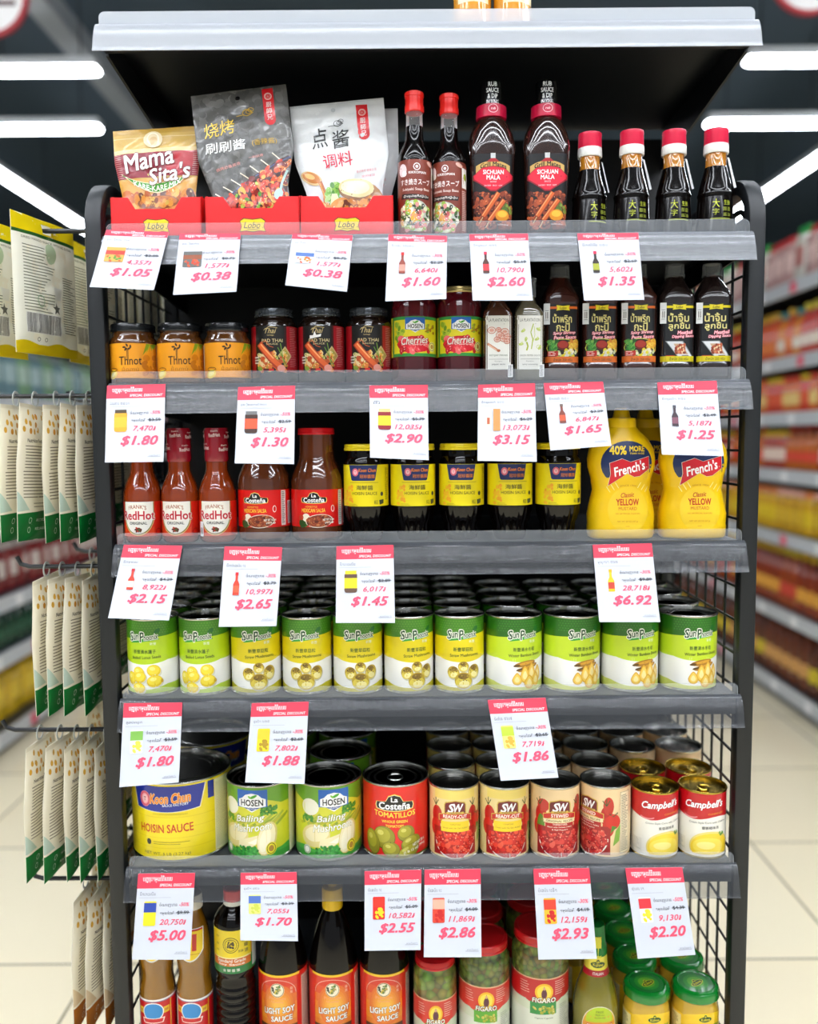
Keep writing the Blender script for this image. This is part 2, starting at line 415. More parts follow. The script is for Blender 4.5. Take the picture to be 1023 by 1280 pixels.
for k, z in SZ.items():
    q = MB().box(RL + .006, RR - .006, 1.2735, YB, z - .003, z).box(RL + .006, RR - .006, 1.2735, 1.29, z - .03, z - .003)
    if k == 1:
        for x in (RL + .006, RR - .01): q.prism_x([(1.29, z - .003), (1.70, z - .003), (1.70, z - .075), (1.29, z - .034)], x, x + .004)
    else:
        for x in (RL + .006, RR - .009): q.prism_x([(1.29, z - .003), (1.70, z - .003), (1.70, z - .05), (1.29, z - .03)], x, x + .003)
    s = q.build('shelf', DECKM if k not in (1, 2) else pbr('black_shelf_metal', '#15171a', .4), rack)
    prof = [(1.2715, .001), (1.2665, -.001), (1.2625, -.006), (1.2585, -.014), (1.255, -.024), (1.2525, -.034), (1.2505, -.041), (1.249, -.043)]
    prof2 = [(y + .0012, zz - .0002) for y, zz in prof][::-1]
    q = MB().prism_x([(a, z + b) for a, b in prof + prof2], RL, RR, 0, True)
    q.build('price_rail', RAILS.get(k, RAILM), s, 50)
    P = [(RL + .004, z - .001), (RR - .004, z - .001)]
    for cx, a0 in ((RR - .012, 0), (RL + .012, 90)):
        P += [(cx + .008 * cos(radians(a0 + 15 * i)), z + .0095 + .008 * sin(radians(a0 + 15 * i))) for i in range(7)]
    MB().prism_y(P, 1.2702, 1.2718).build('shelf_lip', LIPM if k > 1 else clear('frosted_lip', '#dfe4ea', .4, .25), s)
SZ = {k: v + .0007 for k, v in SZ.items()}      # things stand on the shelf tops
# ---------------------------------------------------------------- cans
def can(name, label, cat, R, H, art, end=LIDM, tab=False, group=None):
    """tin can: body, label, end (with ridges), ring pull"""
    t = thing(name, label, cat, group=group); R2 = R + .0009
    MB().lathe([(0, .003), (R * .93, .003), (R * .95, .0005), (R2, .0006), (R2, .003), (R, .0042), (R, H - .0034), (R2, H - .0028), (R2 + .0004, H - .001), (R2 - .0002, H), (R * .972, H - .0002), (R * .965, H - .001), (R * .955, H - .006)], 48).build('body', TINM if end is LIDM else end, t, 50)
    MB().lathe([(R * .955, H - .006), (R * .9, H - .0066), (R * .87, H - .0056), (R * .8, H - .0056), (R * .78, H - .0062), (R * .68, H - .0062), (R * .66, H - .0056), (R * .61, H - .0056), (R * .59, H - .006), (0, H - .0061)], 40).build('lid', end, t, 60)
    art.build('label', lambda u, v, o: cyl(R)(u, min(max(v, .0042), H - .0032), o), t, base=.1)
    if tab:
        q = MB(); n = 14; a, b = R * .23, R * .2
        ring = [(a * cos(2 * pi * i / n), -R * .18 + b * sin(2 * pi * i / n), H - .0035 + .001 * sin(2 * pi * i / n)) for i in range(n + 1)]
        q.tube(ring, .0016, 6); q.box(-R * .13, R * .13, R * -.02, R * .45, H - .0045, H - .0032); q.lathe([(R * .07, H - .006), (R * .07, H - .0025), (0, H - .0025)], 10, cy=R * .25)
        q.build('ring_pull', end, t)
    return t
def band(R, y0, y1, c, a=None):
    a = a or Art(); return a.rect(-pi * R * 1000, y0, pi * R * 1000, y1, c)
def sunphoenix(kind, R, H):
    h = H * 1000 - 3.2; W = pi * R * 1000; main = {'lotus': '#b9d81c', 'mush': '#e4d013', 'bamboo': '#c3dc2a'}[kind]
    a = Art(); a.rect(-W, 5, W, h, '#f3f2ec')
    a.rect(-W, h * .47, W, h, main)
    a.curve_band(-R * 950, R * 950, lambda x: h * .425 + .004 * x * x * (36 / (R * 1000)), lambda x: h * .5, main)
    lowc = {'lotus': '#bcd84a', 'mush': '#c9bf2c', 'bamboo': '#d5dc72'}[kind]
    a.rect(-W, 5, W, 9, lowc); a.curve_band(-W, W, lambda x: 5, lambda x: min(17, 10 + .004 * (x + 6) ** 2), lowc, 40)
    top = '#42801a' if kind != 'bamboo' else '#256612'
    a.rect(-W, h * .86, W, h, top)
    a.curve_band(-W, W, lambda x: h * .775 + .06 * x, lambda x: h * .87, top)
    a.dk = .02
    for i in range(-9, 10):
        for j in range(5):
            a.ell(i * 4.2 + (j % 2) * 2.1, h * .84 + j * 3.6, 1.3, 1.1, '#55922a' if kind != 'bamboo' else '#37801f', n=6)
    a.dk = 1; a.k = math.ceil(a.k)
    a.curve_band(-20, 24, lambda x: h * .715 + .12 * (x + 10), lambda x: h * .715 + .12 * (x + 10) + 9 * max(0, 1 - ((x - 2) / 24) ** 2), '#37a43c')
    a.ell(20, h * .86, 5, 2.2, '#1e6a28', 50); a.ell(23.5, h * .865, 4.2, 1.8, '#1e6a28', 75)
    a.T('S', -19, h * .79, 8, 14, '#174a23', .03, .15, 5, 0, ('#f4f6ea', .06)); a.T('un', -11, h * .782, 10, 8, '#174a23', .03, .15, 5, 0, ('#f4f6ea', .07)); a.T('P', -1, h * .79, 8, 15, '#174a23', .03, .15, 5, 0, ('#f4f6ea', .06)); a.T('hoenix', 12, h * .79, 21, 9, '#174a23', .03, .15, 5, 0, ('#f4f6ea', .07))
    a.T('新豐', 15, h * .70, 9, 4.4, '#e9f2d4', .0)
    zh = {'lotus': '新豐清水蓮子', 'mush': '新豐草菇粒', 'bamboo': '新豐清水冬筍'}[kind]; en = {'lotus': 'Boiled Lotus Seeds', 'mush': 'Straw Mushrooms', 'bamboo': 'Winter Bamboo Shoots'}[kind]
    a.T(zh, 2, h * .595, 34 if kind != 'mush' else 30, 6.3, '#2c5a24', .006)
    a.T(en, 4, h * .52, 44 if kind != 'bamboo' else 52, 4.6, '#27421f', .008, 0, 2)
    if kind == 'lotus':
        for x, y, rx, ry, ro in ((-21, 27, 8, 10, 10), (-8, 36, 9, 9, 0), (15, 39, 10, 9, -10), (-6, 29, 10, 8.5, 20), (16, 23, 11.5, 9, 8), (-8, 13, 10, 8, -5)):
            a.ell(x + 1.5, y - 2, rx * 1.02, ry * 1.0, '#d9d7c4', ro); a.ell(x, y, rx, ry, '#e8c61b', ro); a.ell(x - .5, y + 1, rx * .85, ry * .78, '#f5dc3a', ro); a.ell(x - 2, y + 3, rx * .4, ry * .3, '#fbf08a', ro)
            if x == 16: a.ell(x + 10.5, y, 2, 3, '#cfa51a')
    elif kind == 'mush':
        for x, y, rx, ry, ro in ((2, 42, 8, 8, 0), (-13, 33, 9, 9.5, 20), (18, 34, 9, 11, -20), (2, 21, 13, 12.5, 0)):
            a.ell(x + 1, y - 2, rx * 1.03, ry * 1.02, '#c9c5a8', ro); a.ell(x, y, rx, ry, '#b99b24', ro); a.ell(x, y - ry * .25, rx * .9, ry * .68, '#d9c347', ro); a.ell(x + rx * .1, y - ry * .4, rx * .6, ry * .4, '#efe39a', ro)
            a.ell(x, y + ry * .5, rx * .62, ry * .36, '#7d6119', ro)
            a.blobs(x - rx * .6, y - ry * .1, x + rx * .6, y + ry * .6, 16, ['#4e3a0e', '#8a6c1d', '#b79a35'], 1.1, int(x * 7 + 90))
    else:
        for x, y, rx, ry, ro in ((4, 45, 17, 4.5, 8), (8, 39, 17, 4.2, 16)):
            a.ell(x, y, rx, ry, '#a8741c', ro); a.ell(x + 2, y + 1, rx * .7, ry * .45, '#d39a2c', ro); a.ell(x - rx * .8, y - 2.5, rx * .3, ry * .4, '#5a3d12', ro)
        for x, y, rx, ry, ro in ((3, 27, 7.5, 13, 8), (14, 31, 7, 13, -4), (26, 28, 6.5, 12, -12), (-9, 21, 7.5, 9.5, 0), (10, 16, 8.5, 10.5, 0), (22, 19, 7, 11, -12)):
            P = lambda k: [(x + k * (rx * cos(radians(t)) * (1 - .45 * max(0, sin(radians(t))))), y + k * ry * sin(radians(t)) * (1.15 if sin(radians(t)) > 0 else .85)) for t in range(0, 360, 20)]
            a.poly(P(1), '#dfa92c'); a.poly(P(.82), '#f2c956'); a.poly(P(.5), '#f8e29a')
    return a
def costena_logo(a, x, y, w, c0='#14110e'):
    k = w / 40
    for s, c in ((1.0, '#f4c32a'), (.93, '#fdf6e2'), (.9, c0)):
        e = (1 - s) * 18 * k
        P = [(-20, 0), (-19, 3.5), (-9, 4.4), (-6, 10), (0, 12), (6, 10), (9, 4.4), (19, 3.5), (20, 0), (19, -4), (10, -5.4), (0, -5.8), (-10, -5.4), (-19, -4)]
        a.poly([(x + px * k * (1 - (1 - s) * .55), y + (py - 2) * k * (1 - (1 - s) * 1.3) + 2 * k) for px, py in P], c)
    a.T('La', x, y + 6.2 * k, 7 * k, 5 * k, '#ffffff', .03); a.T('Costeña', x, y - .2 * k, 32 * k, 7.2 * k, '#ffffff', .03)
def hosen_logo(a, x, y, w):
    k = w / 26
    a.rect(x - 19 * k, y - 6 * k, x + 19 * k, y + 16 * k, '#1c62b4')
    a.poly([(x + px * k, y + py * k) for px, py in ((-17, -5), (-17, 4), (-12, 6), (-8, 10), (0, 12), (8, 10), (12, 6), (17, 4), (17, -5), (10, -6), (0, -12), (-10, -6))], '#f2f4f2')
    a.poly([(x + px * k, y + py * k) for px, py in ((-11, -6), (0, -10), (11, -6))], '#1d4b96')
    a.T('HOSEN', x, y, 28 * k, 8.5 * k, '#1b1d1f', .03)
    a.ell(x + 2 * k, y + 7.6 * k, 5 * k, 1.7 * k, '#49a22c', 25); a.ell(x - 2.5 * k, y + 7 * k, 2.5 * k, 1.2 * k, '#7fbf3a', 140)
    a.T('Quality', x, y - 7.4 * k, 11 * k, 2.6 * k, '#f4f6f4', .01, .2)
# SunPhoenix rows
def can_rows(proto, x0s, z, y0, pitch, n, name_of, group, rots=(0,)):
    out = 0
    for ci, x in enumerate(x0s):
        for r in range(n):
            lab = name_of(ci, r); y = y0 + r * pitch; xx = x + (0 if r == 0 else rnd.uniform(-.0002, .0002))
            rz = rots[ci % len(rots)] if r == 0 else rnd.uniform(-.4, .4)
            if out == 0:
                proto.location = (xx, y, z); proto.rotation_euler.z = rz; proto['label'] = lab; proto['group'] = group
            else: dup(proto, (xx, y, z), rz, lab, group)
            out += 1
BACK = ['at the front', 'just behind the front one', 'third from the front', 'fourth from the front', 'at the very back']
def nm(txt, names):
    return lambda c, r: '%s %s, %s' % (txt, BACK[r], names[c])
Rm, Rl, Rb = .0372, .0378, .0425
can_rows(can('food_can', '', 'can', Rl, .117, sunphoenix('lotus', Rl, .117)), [-.3915, -.3128], SZ[5], 1.281 + Rl, .0785, 5,
         nm('lotus seed can', ['column beside the left post', 'second column from the left post']), 'lotus seed cans', (-.12, -.1))
can_rows(can('food_can', '', 'can', Rm, .117, sunphoenix('mush', Rm, .117)), [-.2345, -.157, -.0795, -.002, .0752], SZ[5], 1.281 + Rm, .0774, 5,
         nm('straw mushroom can', ['%s mushroom column after the lotus cans' % o for o in ORD[:5]]), 'straw mushroom cans', (.2, 0, .1, .28, .05))
can_rows(can('food_can', '', 'can', Rb, .1155, sunphoenix('bamboo', Rb, .1155)), [.1585, .2472, .3358, .4246], SZ[5], 1.281 + Rb, .088, 4,
         nm('bamboo shoot can', ['bamboo column beside the mushroom cans', 'second bamboo column from the mushroom cans', 'bamboo column second from the right mesh', 'bamboo column beside the right mesh']), 'bamboo shoot cans', (.22, .25, .2, .12))
# big hoisin can
def kc_seal(a, x, y, r):
    a.ell(x, y, r, r * 1.15, '#f2a0a8', n=24); a.ring(x, y, r * .95, r * 1.1, r * .3, '#d8586a'); a.ell(x, y, r * .5, r * .6, '#f6c2c4'); a.T('T', x, y, r * .45, r * .6, '#7a2a40', .02)
R, H = .0765, .124
a = Art(); band(R, 4, H * 1000 - 3.2, '#f4dc1e', a)
for y in (22, 38, 54, 70): a.rect(-pi * R * 1000, y, pi * R * 1000, y + .8, '#e6cb18')
a.poly([(-64, 118.6), (62, 118.6), (52, 82)] + [(52 - 5.5 * i, 82 - 4 * sin(i * pi / 20)) for i in range(1, 20)] + [(-54, 82)], '#e9e4c8')
a.poly([(-62, 118.6), (60, 118.6), (50.5, 83)] + [(50.5 - 5.4 * i, 83 - 4 * sin(i * pi / 20)) for i in range(1, 20)] + [(-52.5, 83)], '#1b2f97')
kc_seal(a, -36, 97, 10.5)
a.T('Koon Chun', 5, 100, 64, 16, '#f0871c', .03, .25, 3, 0, ('#fbd9a0', .035)); a.T('SAUCE FACTORY', 14, 90, 40, 3.6, '#e7ecfa', .02, .1, 3)
a.T('HOISIN SAUCE', -3, 53, 86, 13.5, '#d0401c', .022, 0, 2)
a.rect(-22, 75, 32, 75.6, '#b8a02a'); a.ell(-30, 31, 4, 4.6, '#2a2a20'); a.rect(-22, 31.6, 34, 32.4, '#a08c28'); a.rect(-22, 28.4, 20, 29.2, '#a08c28')
a.T('NET WT. 5 LB (2.27 kg)', -2, 13, 74, 6, '#8b7d3a', .004)
a.rect(76, 5, 108, 118, '#f0e8b8').lines(78, 112, 106, 40, 2.6, '#5a5348'); a.rect(64, 92, 75, 118.6, '#1b2f97')
t = can('food_can', 'huge yellow hoisin sauce can with a blue top, in front', 'can', R, H, a); t.location = (-.3655, 1.284 + R, SZ[6]); t.rotation_euler.z = -.06
dup(t, (-.3605, 1.284 + 3 * R + .006, SZ[6]), .5, 'huge hoisin sauce can behind the front hoisin can')
# Hosen bailing mushroom
R, H = .0512, .119; W = pi * R * 1000
a = Art(); band(R, 5, H * 1000 - 3.2, '#cfd22e', a); a.rect(-W, 88, W, 115.8, '#6aa525'); a.curve_band(-W, W, lambda x: 60, lambda x: 92 + 6 * sin(x / 14), '#d8d636')
a.ell(-30, 84, 15, 13, '#f4f2dc'); a.rect(-W, 5, W, 16, '#3c9a36'); a.curve_band(-W, W, lambda x: 14, lambda x: 20 + 3 * sin(x / 9), '#4fae3f')
for i in range(22):
    x = -48 + i * 4.4; a.line([(x, 56 + (i % 3) * 2), (x + 22, 68 + (i % 4) * 2)], 4.2, ['#b9b52a', '#8fa52a', '#d9cf4a', '#a8b83a'][i % 4])
a.blobs(22, 74, 46, 86, 36, ['#3f8a26', '#579f30', '#2f741e'], 3, 4); a.blobs(-46, 62, -22, 70, 16, ['#3f8a26', '#579f30'], 3, 5)
a.ell(-22, 40, 24, 18, '#e3d28a', 12); a.ell(-20, 43, 20, 12, '#f1e6b8', 12); a.poly([(-14, 34), (22, 44), (20, 32), (6, 24), (-16, 22)], '#efe3b4'); a.poly([(0, 30), (20, 40), (12, 28)], '#fbf5dc')
a.ell(30, 36, 15, 27, '#d9c878', -14); a.ell(29, 36, 13, 25, '#f3e8bc', -14); a.ell(27, 34, 8, 19, '#fbf3d2', -14)
for x in (-12, 8): a.blobs(x - 8, 8, x + 8, 24, 40, ['#2f9a3a', '#1f7a2a', '#46ad48'], 3, x + 40)
a.ell(-36, 17, 6.5, 7, '#f4f2e6'); a.ring(-36, 17, 5.5, 6, 1, '#6b8f3a'); a.ell(36, 20, 8.5, 10, '#f2e234', -10); a.ring(36, 20, 7, 8.4, 1, '#3a3a20'); a.ell(36, 20, 4, 5, '#b98d3a')
hosen_logo(a, 8, 93, 32)
a.T('Bailing', 4, 67, 46, 13, '#fbfbf4', .012, .25, 5, 0, ('#8a8a2a', .025)); a.T('Mushroom', 6, 54, 62, 12, '#fbfbf4', .012, .25, 5, 0, ('#8a8a2a', .025))
a.rect(70, 5, 110, 114, '#e8e4c0').lines(72, 110, 108, 34, 2.8, '#55603a')
t = can('food_can', 'bailing mushroom can next to the huge hoisin can', 'can', R, H, a, group='bailing mushroom cans'); t.location = (-.2355, 1.283 + R, SZ[6]); t.rotation_euler.z = -.25
dup(t, (-.1295, 1.283 + R, SZ[6]), .1, 'bailing mushroom can next to the red tomatillo can')
for r in (1, 2):
    for x, s in ((-.229, 'near the hoisin cans'), (-.1225, 'toward the shelf middle')):
        dup(t, (x + .004 * r, 1.283 + R + .1055 * r, SZ[6]), .3 * r - .4, 'bailing mushroom can %s, %s' % (s, 'one behind the front one' if r == 1 else 'at the back of its column'))
# tomatillos
R, H = .0508, .118; W = pi * R * 1000
a = Art(); band(R, 5, 114.8, '#e01d17', a); costena_logo(a, 0, 86, 62)
a.T('TOMATILLOS', 0, 71.5, 66, 8.5, '#f6d640', .028, 0, 0, .002); a.T('WHOLE GREEN', 0, 61.5, 40, 4.4, '#f6d640', .03); a.T('TOMATOES', 0, 54.5, 28, 4.2, '#f6d640', .03)
for x, y, rx, ry, ro in ((18, 42, 14, 13, 0), (-17, 36, 18, 18, 0), (26, 26, 17, 12, 20), (-37, 26, 13, 20, 15), (22, 13, 19, 11, 25), (-6, 18, 14, 12, -10)):
    a.ell(x, y, rx, ry, '#4d4a10', ro, 24); a.ell(x, y + .5, rx * .96, ry * .95, '#8f8a1e', ro, 24); a.ell(x - rx * .15, y + ry * .2, rx * .72, ry * .66, '#aca52c', ro, 20); a.ell(x - rx * .3, y + ry * .4, rx * .3, ry * .22, '#d3cc62', ro)
a.rect(-W, 5, W, 7.5, '#6a6416')
a.T('NET WT 28 oz', 40, 25, 24, 5, '#f4f0dc', .03, .1, 14); a.T('(1 lb 12 oz) 794 g', 33, 16, 40, 5.4, '#f4f0dc', .03, .1, 14)
t = can('food_can', 'red tomatillo can with green fruit printed on it', 'can', R, H, a, tab=True); t.location = (-.0243, 1.284 + R, SZ[6]); t.rotation_euler.z = -.02
# S&W tomatoes
def sw(kind):
    R, H = .0377, .1135; W = pi * R * 1000
    a = Art(); band(R, 5, 110.2, '#efd794' if kind == 'cut' else '#efcf9e', a)
    if kind == 'cut': a.rect(-34, 96, 34, 110.2, '#f2d870')
    q = random.Random(5)
    a.ell(-30, 68, 10, 16, '#c22018'); a.ell(30, 68, 9, 16, '#b81c16'); a.ell(-33, 50, 10, 14, '#d42a1c'); a.ell(33, 52, 9, 16, '#c9251a')
    if kind == 'stew': a.ell(-30, 48, 7, 22, '#5c8a2a'); a.ell(33, 84, 8, 14, '#c03022'); a.ell(-26, 84, 10, 10, '#c8342a')
    for x in (-32, 30): a.line([(x - 6, 92), (x, 84), (x + 5, 93)], 1.4, '#3d5220'); a.line([(x, 96), (x, 84)], 1.4, '#3d5220')
    a.rect(-36, 8, 36, 52, '#a91712' if kind == 'cut' else '#9c1414'); a.ell(0, 33, 33, 30, '#f4ede0', 0, 28, 180, 360); a.ell(0, 33, 31, 28, '#b5120f', 0, 28, 180, 360)
    ins = lambda x, y: (x / 30) ** 2 + ((y - 33) / 27) ** 2 < 1 or (33 <= y < 46 and abs(x) < 31)
    a.blobs(-30, 8, 30, 46, 150, ['#d8211a', '#e63a26', '#c21512', '#ee5236', '#b01010'] if kind == 'cut' else ['#c01a22', '#d83a34', '#a81420', '#e65a4a', '#98101c'], 4.6, 8, '#f7a88e', ins)
    a.poly([(-17, 88), (-15, 92), (0, 95), (15, 92), (17, 88), (17, 72), (-17, 72)], '#d8b24a'); a.poly([(-15.6, 87.5), (-14, 90.6), (0, 93.6), (14, 90.6), (15.6, 87.5), (15.6, 73), (-15.6, 73)], '#6e1318')
    a.T('S', -6, 83, 11, 14, '#ffffff', .03, .25); a.T('W', 5, 83, 15, 13, '#ffffff', .03, .25); a.T('&', -1.5, 88, 4, 4.5, '#ffffff', .02)
    a.poly([(-26, 62), (-26, 72), (-14, 75), (14, 75), (26, 72), (26, 62), (14, 65.5), (-14, 65.5)], '#d8b24a'); a.poly([(-25, 63), (-25, 71), (-14, 74), (14, 74), (25, 71), (25, 63), (14, 66.5), (-14, 66.5)], '#c8241a')
    a.rect(-13, 73.5, 13, 77, '#d8b24a'); a.T('PREMIUM', 0, 75.2, 18, 2.2, '#6e1318', .02)
    if kind == 'cut':
        a.T('READY-CUT', 0, 69.6, 37, 5.6, '#fff4e6', .03); a.rect(-22, 46, 22, 62, '#f3cf1c'); a.T('TOMATOES', 0, 57.5, 16, 2.2, '#b08a1a', .01); a.T('Diced with No Salt Added', 0, 52, 38, 2.8, '#b08a1a', .01)
    else:
        a.T('STEWED', 0, 69.8, 27, 5.6, '#fff4e6', .03); a.rect(-25, 58.5, 25, 64.5, '#f0dfae'); a.T('ORIGINAL RECIPE', 0, 61.5, 42, 3.4, '#7a5a1a', .02); a.rect(-22, 45, 22, 58.5, '#b51a18')
        a.T('TOMATOES', 0, 56.3, 22, 2.6, '#f6e6d6', .02); a.T('Sliced with Onions, Celery', 0, 52, 38, 2.8, '#f6e6d6', .012); a.T('& Bell Peppers', 0, 48, 24, 2.8, '#f6e6d6', .012)
    a.rect(50, 8, 88, 106, '#f0d7a8'); a.rect(51, 9, 70, 105, '#7a5a3a'); a.rect(51.6, 9.6, 69.4, 104.4, '#f0e0bc'); a.lines(53, 100, 68, 34, 2.6, '#3d3028', .9)
    a.ell(40, 60, 11, 12, '#d0261c'); a.line([(34, 72), (40, 68), (47, 74)], 1.4, '#3d5220'); a.poly([(40, 22), (50, 30), (52, 56), (44, 46)], '#7da63a'); a.poly([(36, 42), (46, 52), (38, 54)], '#4d7a26')
    return can('food_can', '', 'can', R, H, a, group='tomato cans')
RS = .0379
cols = [.0662, .1442, .2224, .3004]
c1, c2 = sw('cut'), sw('stew'); c1.location = (cols[0], 1.2815 + RS, SZ[6]); c1['label'] = 'ready-cut tomato can beside the red tomatillo can'
dup(c1, (cols[1], 1.2815 + RS, SZ[6]), .05, 'front ready-cut tomato can beside the stewed tomato can')
c2.location = (cols[2], 1.2815 + RS, SZ[6]); c2['label'] = 'stewed tomato can facing straight out, under the $1.86 tag'; c2.rotation_euler.z = .05
dup(c2, (cols[3], 1.2815 + RS, SZ[6]), -.95, 'stewed tomato can turned to show its side, beside the soup cans')
cn = ['column beside the tomatillo can', 'second tomato column from the tomatillo can', 'stewed tomato column under the $1.86 tag', 'stewed tomato column beside the soup cans']
for r in (1, 2, 3):
    for i, x in enumerate(cols):
        dup(c1 if i < 2 else c2, (x, 1.2815 + RS + r * .0785, SZ[6]), rnd.uniform(-.6, .6), 'tomato can %s, %s' % (BACK[r] if r < 3 else 'at the back', cn[i]))
# Campbell's
R, H = .0352, .1045; W = pi * R * 1000
a = Art(); band(R, 4, 101.2, '#f1ede2', a); a.rect(-W, 68, W, 101.2, '#c4121c'); a.curve_band(-W, W, lambda x: 64 + 3 * sin(x / 12), lambda x: 70, '#c4121c')
a.T("Campbell's", -3, 84, 60, 15, '#ffffff', .03, .35, 4, 0, ('#7d0c14', .02)); a.T('CONDENSED', 15, 71.5, 26, 2.8, '#e08a2a', .02, 0, 4)
a.ring(-24, 67, 12, 5, 2, '#e88a90', 16, 200, 340)
a.T('Cream Style Corn with Chicken', 3, 57, 58, 4, '#4a4a48', .006, .1, 3); a.T('粟蓉雞味湯', 6, 49.5, 26, 4.8, '#3e3e3c', .004, 0, 3)
a.ell(8, 19, 33, 25, '#e9d27a', 0, 24, -20, 200); a.ell(8, 18, 31, 23, '#f2cf2e', 0, 26); a.ell(4, 20, 24, 14, '#f7dc52', 0); a.ell(0, 22, 14, 6, '#fae98a'); a.rect(-W, 4, W, 8, '#f1ede2')
a.ell(24, 38, 3, 2, '#4e8a2a', 30); a.ell(27, 40, 3, 1.8, '#5f9a34', 120); a.ell(21, 41, 2.4, 1.4, '#5f9a34', 60)
a.rect(-52, 10, -32, 30, '#e6e2d6').lines(-51, 28, -33, 8, 2.2, '#6a6a66')
t = can('food_can', 'creamy corn soup can with a gold lid, beside the tomato can', 'can', R, H, a, GOLDM, True, 'condensed soup cans'); t.location = (.3764, 1.281 + R, SZ[6]); t.rotation_euler.z = .1
dup(t, (.4498, 1.281 + R, SZ[6]), -.12, 'creamy corn soup can with a gold lid, beside the right mesh')
dup(t, (.3770, 1.281 + R * 3 + .004, SZ[6]), -.5, 'gold-lidded soup can behind the corn soup can beside the tomatoes')
dup(t, (.4512, 1.281 + R * 3 + .004, SZ[6]), .9, 'gold-lidded soup can behind the one beside the right mesh')
for r in (2, 3):
    for x, s in ((.3795, 'the soup can beside the tomato cans'), (.4585, 'the soup can beside the mesh')):
        dup(c2, (x, 1.4675 + .0785 * (r - 2), SZ[6]), .8 * r + x, 'silver-lidded tomato can, %s behind %s' % ('second' if r == 2 else 'third', s), 'tomato cans')
# ---------------------------------------------------------------- bottles and jars
def glass(col, name): return pbr('sauce_' + name, col, .12, coat=1., spec=.6)
def plastic(col, name, r=.32): return pbr('plastic_' + name, col, r)
def row(proto, places, labels, group=None):
    for i, ((x, y, z, rz), lab) in enumerate(zip(places, labels)):
        if i == 0:
            proto.location = (x, y, z); proto.rotation_euler.z = rz; proto['label'] = lab
            if group: proto['group'] = group
        else: dup(proto, (x, y, z), rz, lab, group)
def jarlid(r, z0, z1, mat, t, seg=40, name='lid', knurl=0):
    MB().lathe([(0, z0), (r * .985, z0), (r, z0 + .0012), (r, z0 + .003), (r * .975, z0 + .004), (r * .985, z1 - .002), (r * .955, z1 - .0003), (r * .86, z1), (r * .83, z1 - .0012), (0, z1 - .0012)], 80 if knurl else seg, flute=knurl, fl=.012 if knurl else 0).build(name, mat, t)
Z2, Z3, Z4, Z7 = SZ[2], SZ[3], SZ[4], SZ[7]
# --- second shelf: red trays with hanging-hole pouches
REDC = pbr('red_card_tray', '#e31519', .35)
def tray(x, wd, label):
    t = thing('display_tray', label, 'display box', (x, 1.284, Z2), group='red display trays')
    h = .056; n = .016; hw = wd / 2; q = MB()
    q.prism_y([(-hw, 0), (hw, 0), (hw, h), (hw * .58, h), (hw * .42, h - n), (-hw * .46, h - n), (-hw * .62, h), (-hw, h)], 0, .0012)
    for s in (-1, 1): q.prism_x([(0, 0), (.10, 0), (.10, h + .004), (.012, h + .004), (0, h)], s * hw - .0006, s * hw + .0006)
    q.box(-hw, hw, 0, .10, 0, .001); q.box(-hw, hw, .099, .10, 0, h)
    q.build('tray', REDC, t)
    a = Art(); P = [(-20, 22), (-14, 25.5), (0, 24), (14, 25.5), (20, 22), (17.5, 15), (20, 8), (10, 9.4), (0, 7.6), (-10, 9.4), (-20, 8), (-17.5, 15)]
    a.poly([(p_[0] * .93, 16.2 + (p_[1] - 16.2) * 1.12) for p_ in P], '#2a1a10'); a.poly([(p_[0] * .88, p_[1]) for p_ in P], '#f3cf1f')
    a.T('Lobo', -1, 16.6, 24, 9, '#221408', .01, .3); a.line([(-8, 11.4), (0, 10.2), (10, 11.6)], .8, '#221408'); a.ell(14.4, 13, .8, .8, '#221408')
    a.build('badge', flat(0), t)
    return t
TX = (-.3571, -.2197, -.0852); TW = (.127, .133, .1305)
for x, wd, l in zip(TX, TW, ('red card display tray holding the gold-topped sachet', 'red card display tray holding the dark grey pouch', 'red card display tray holding the white pouches')): tray(x, wd, l)
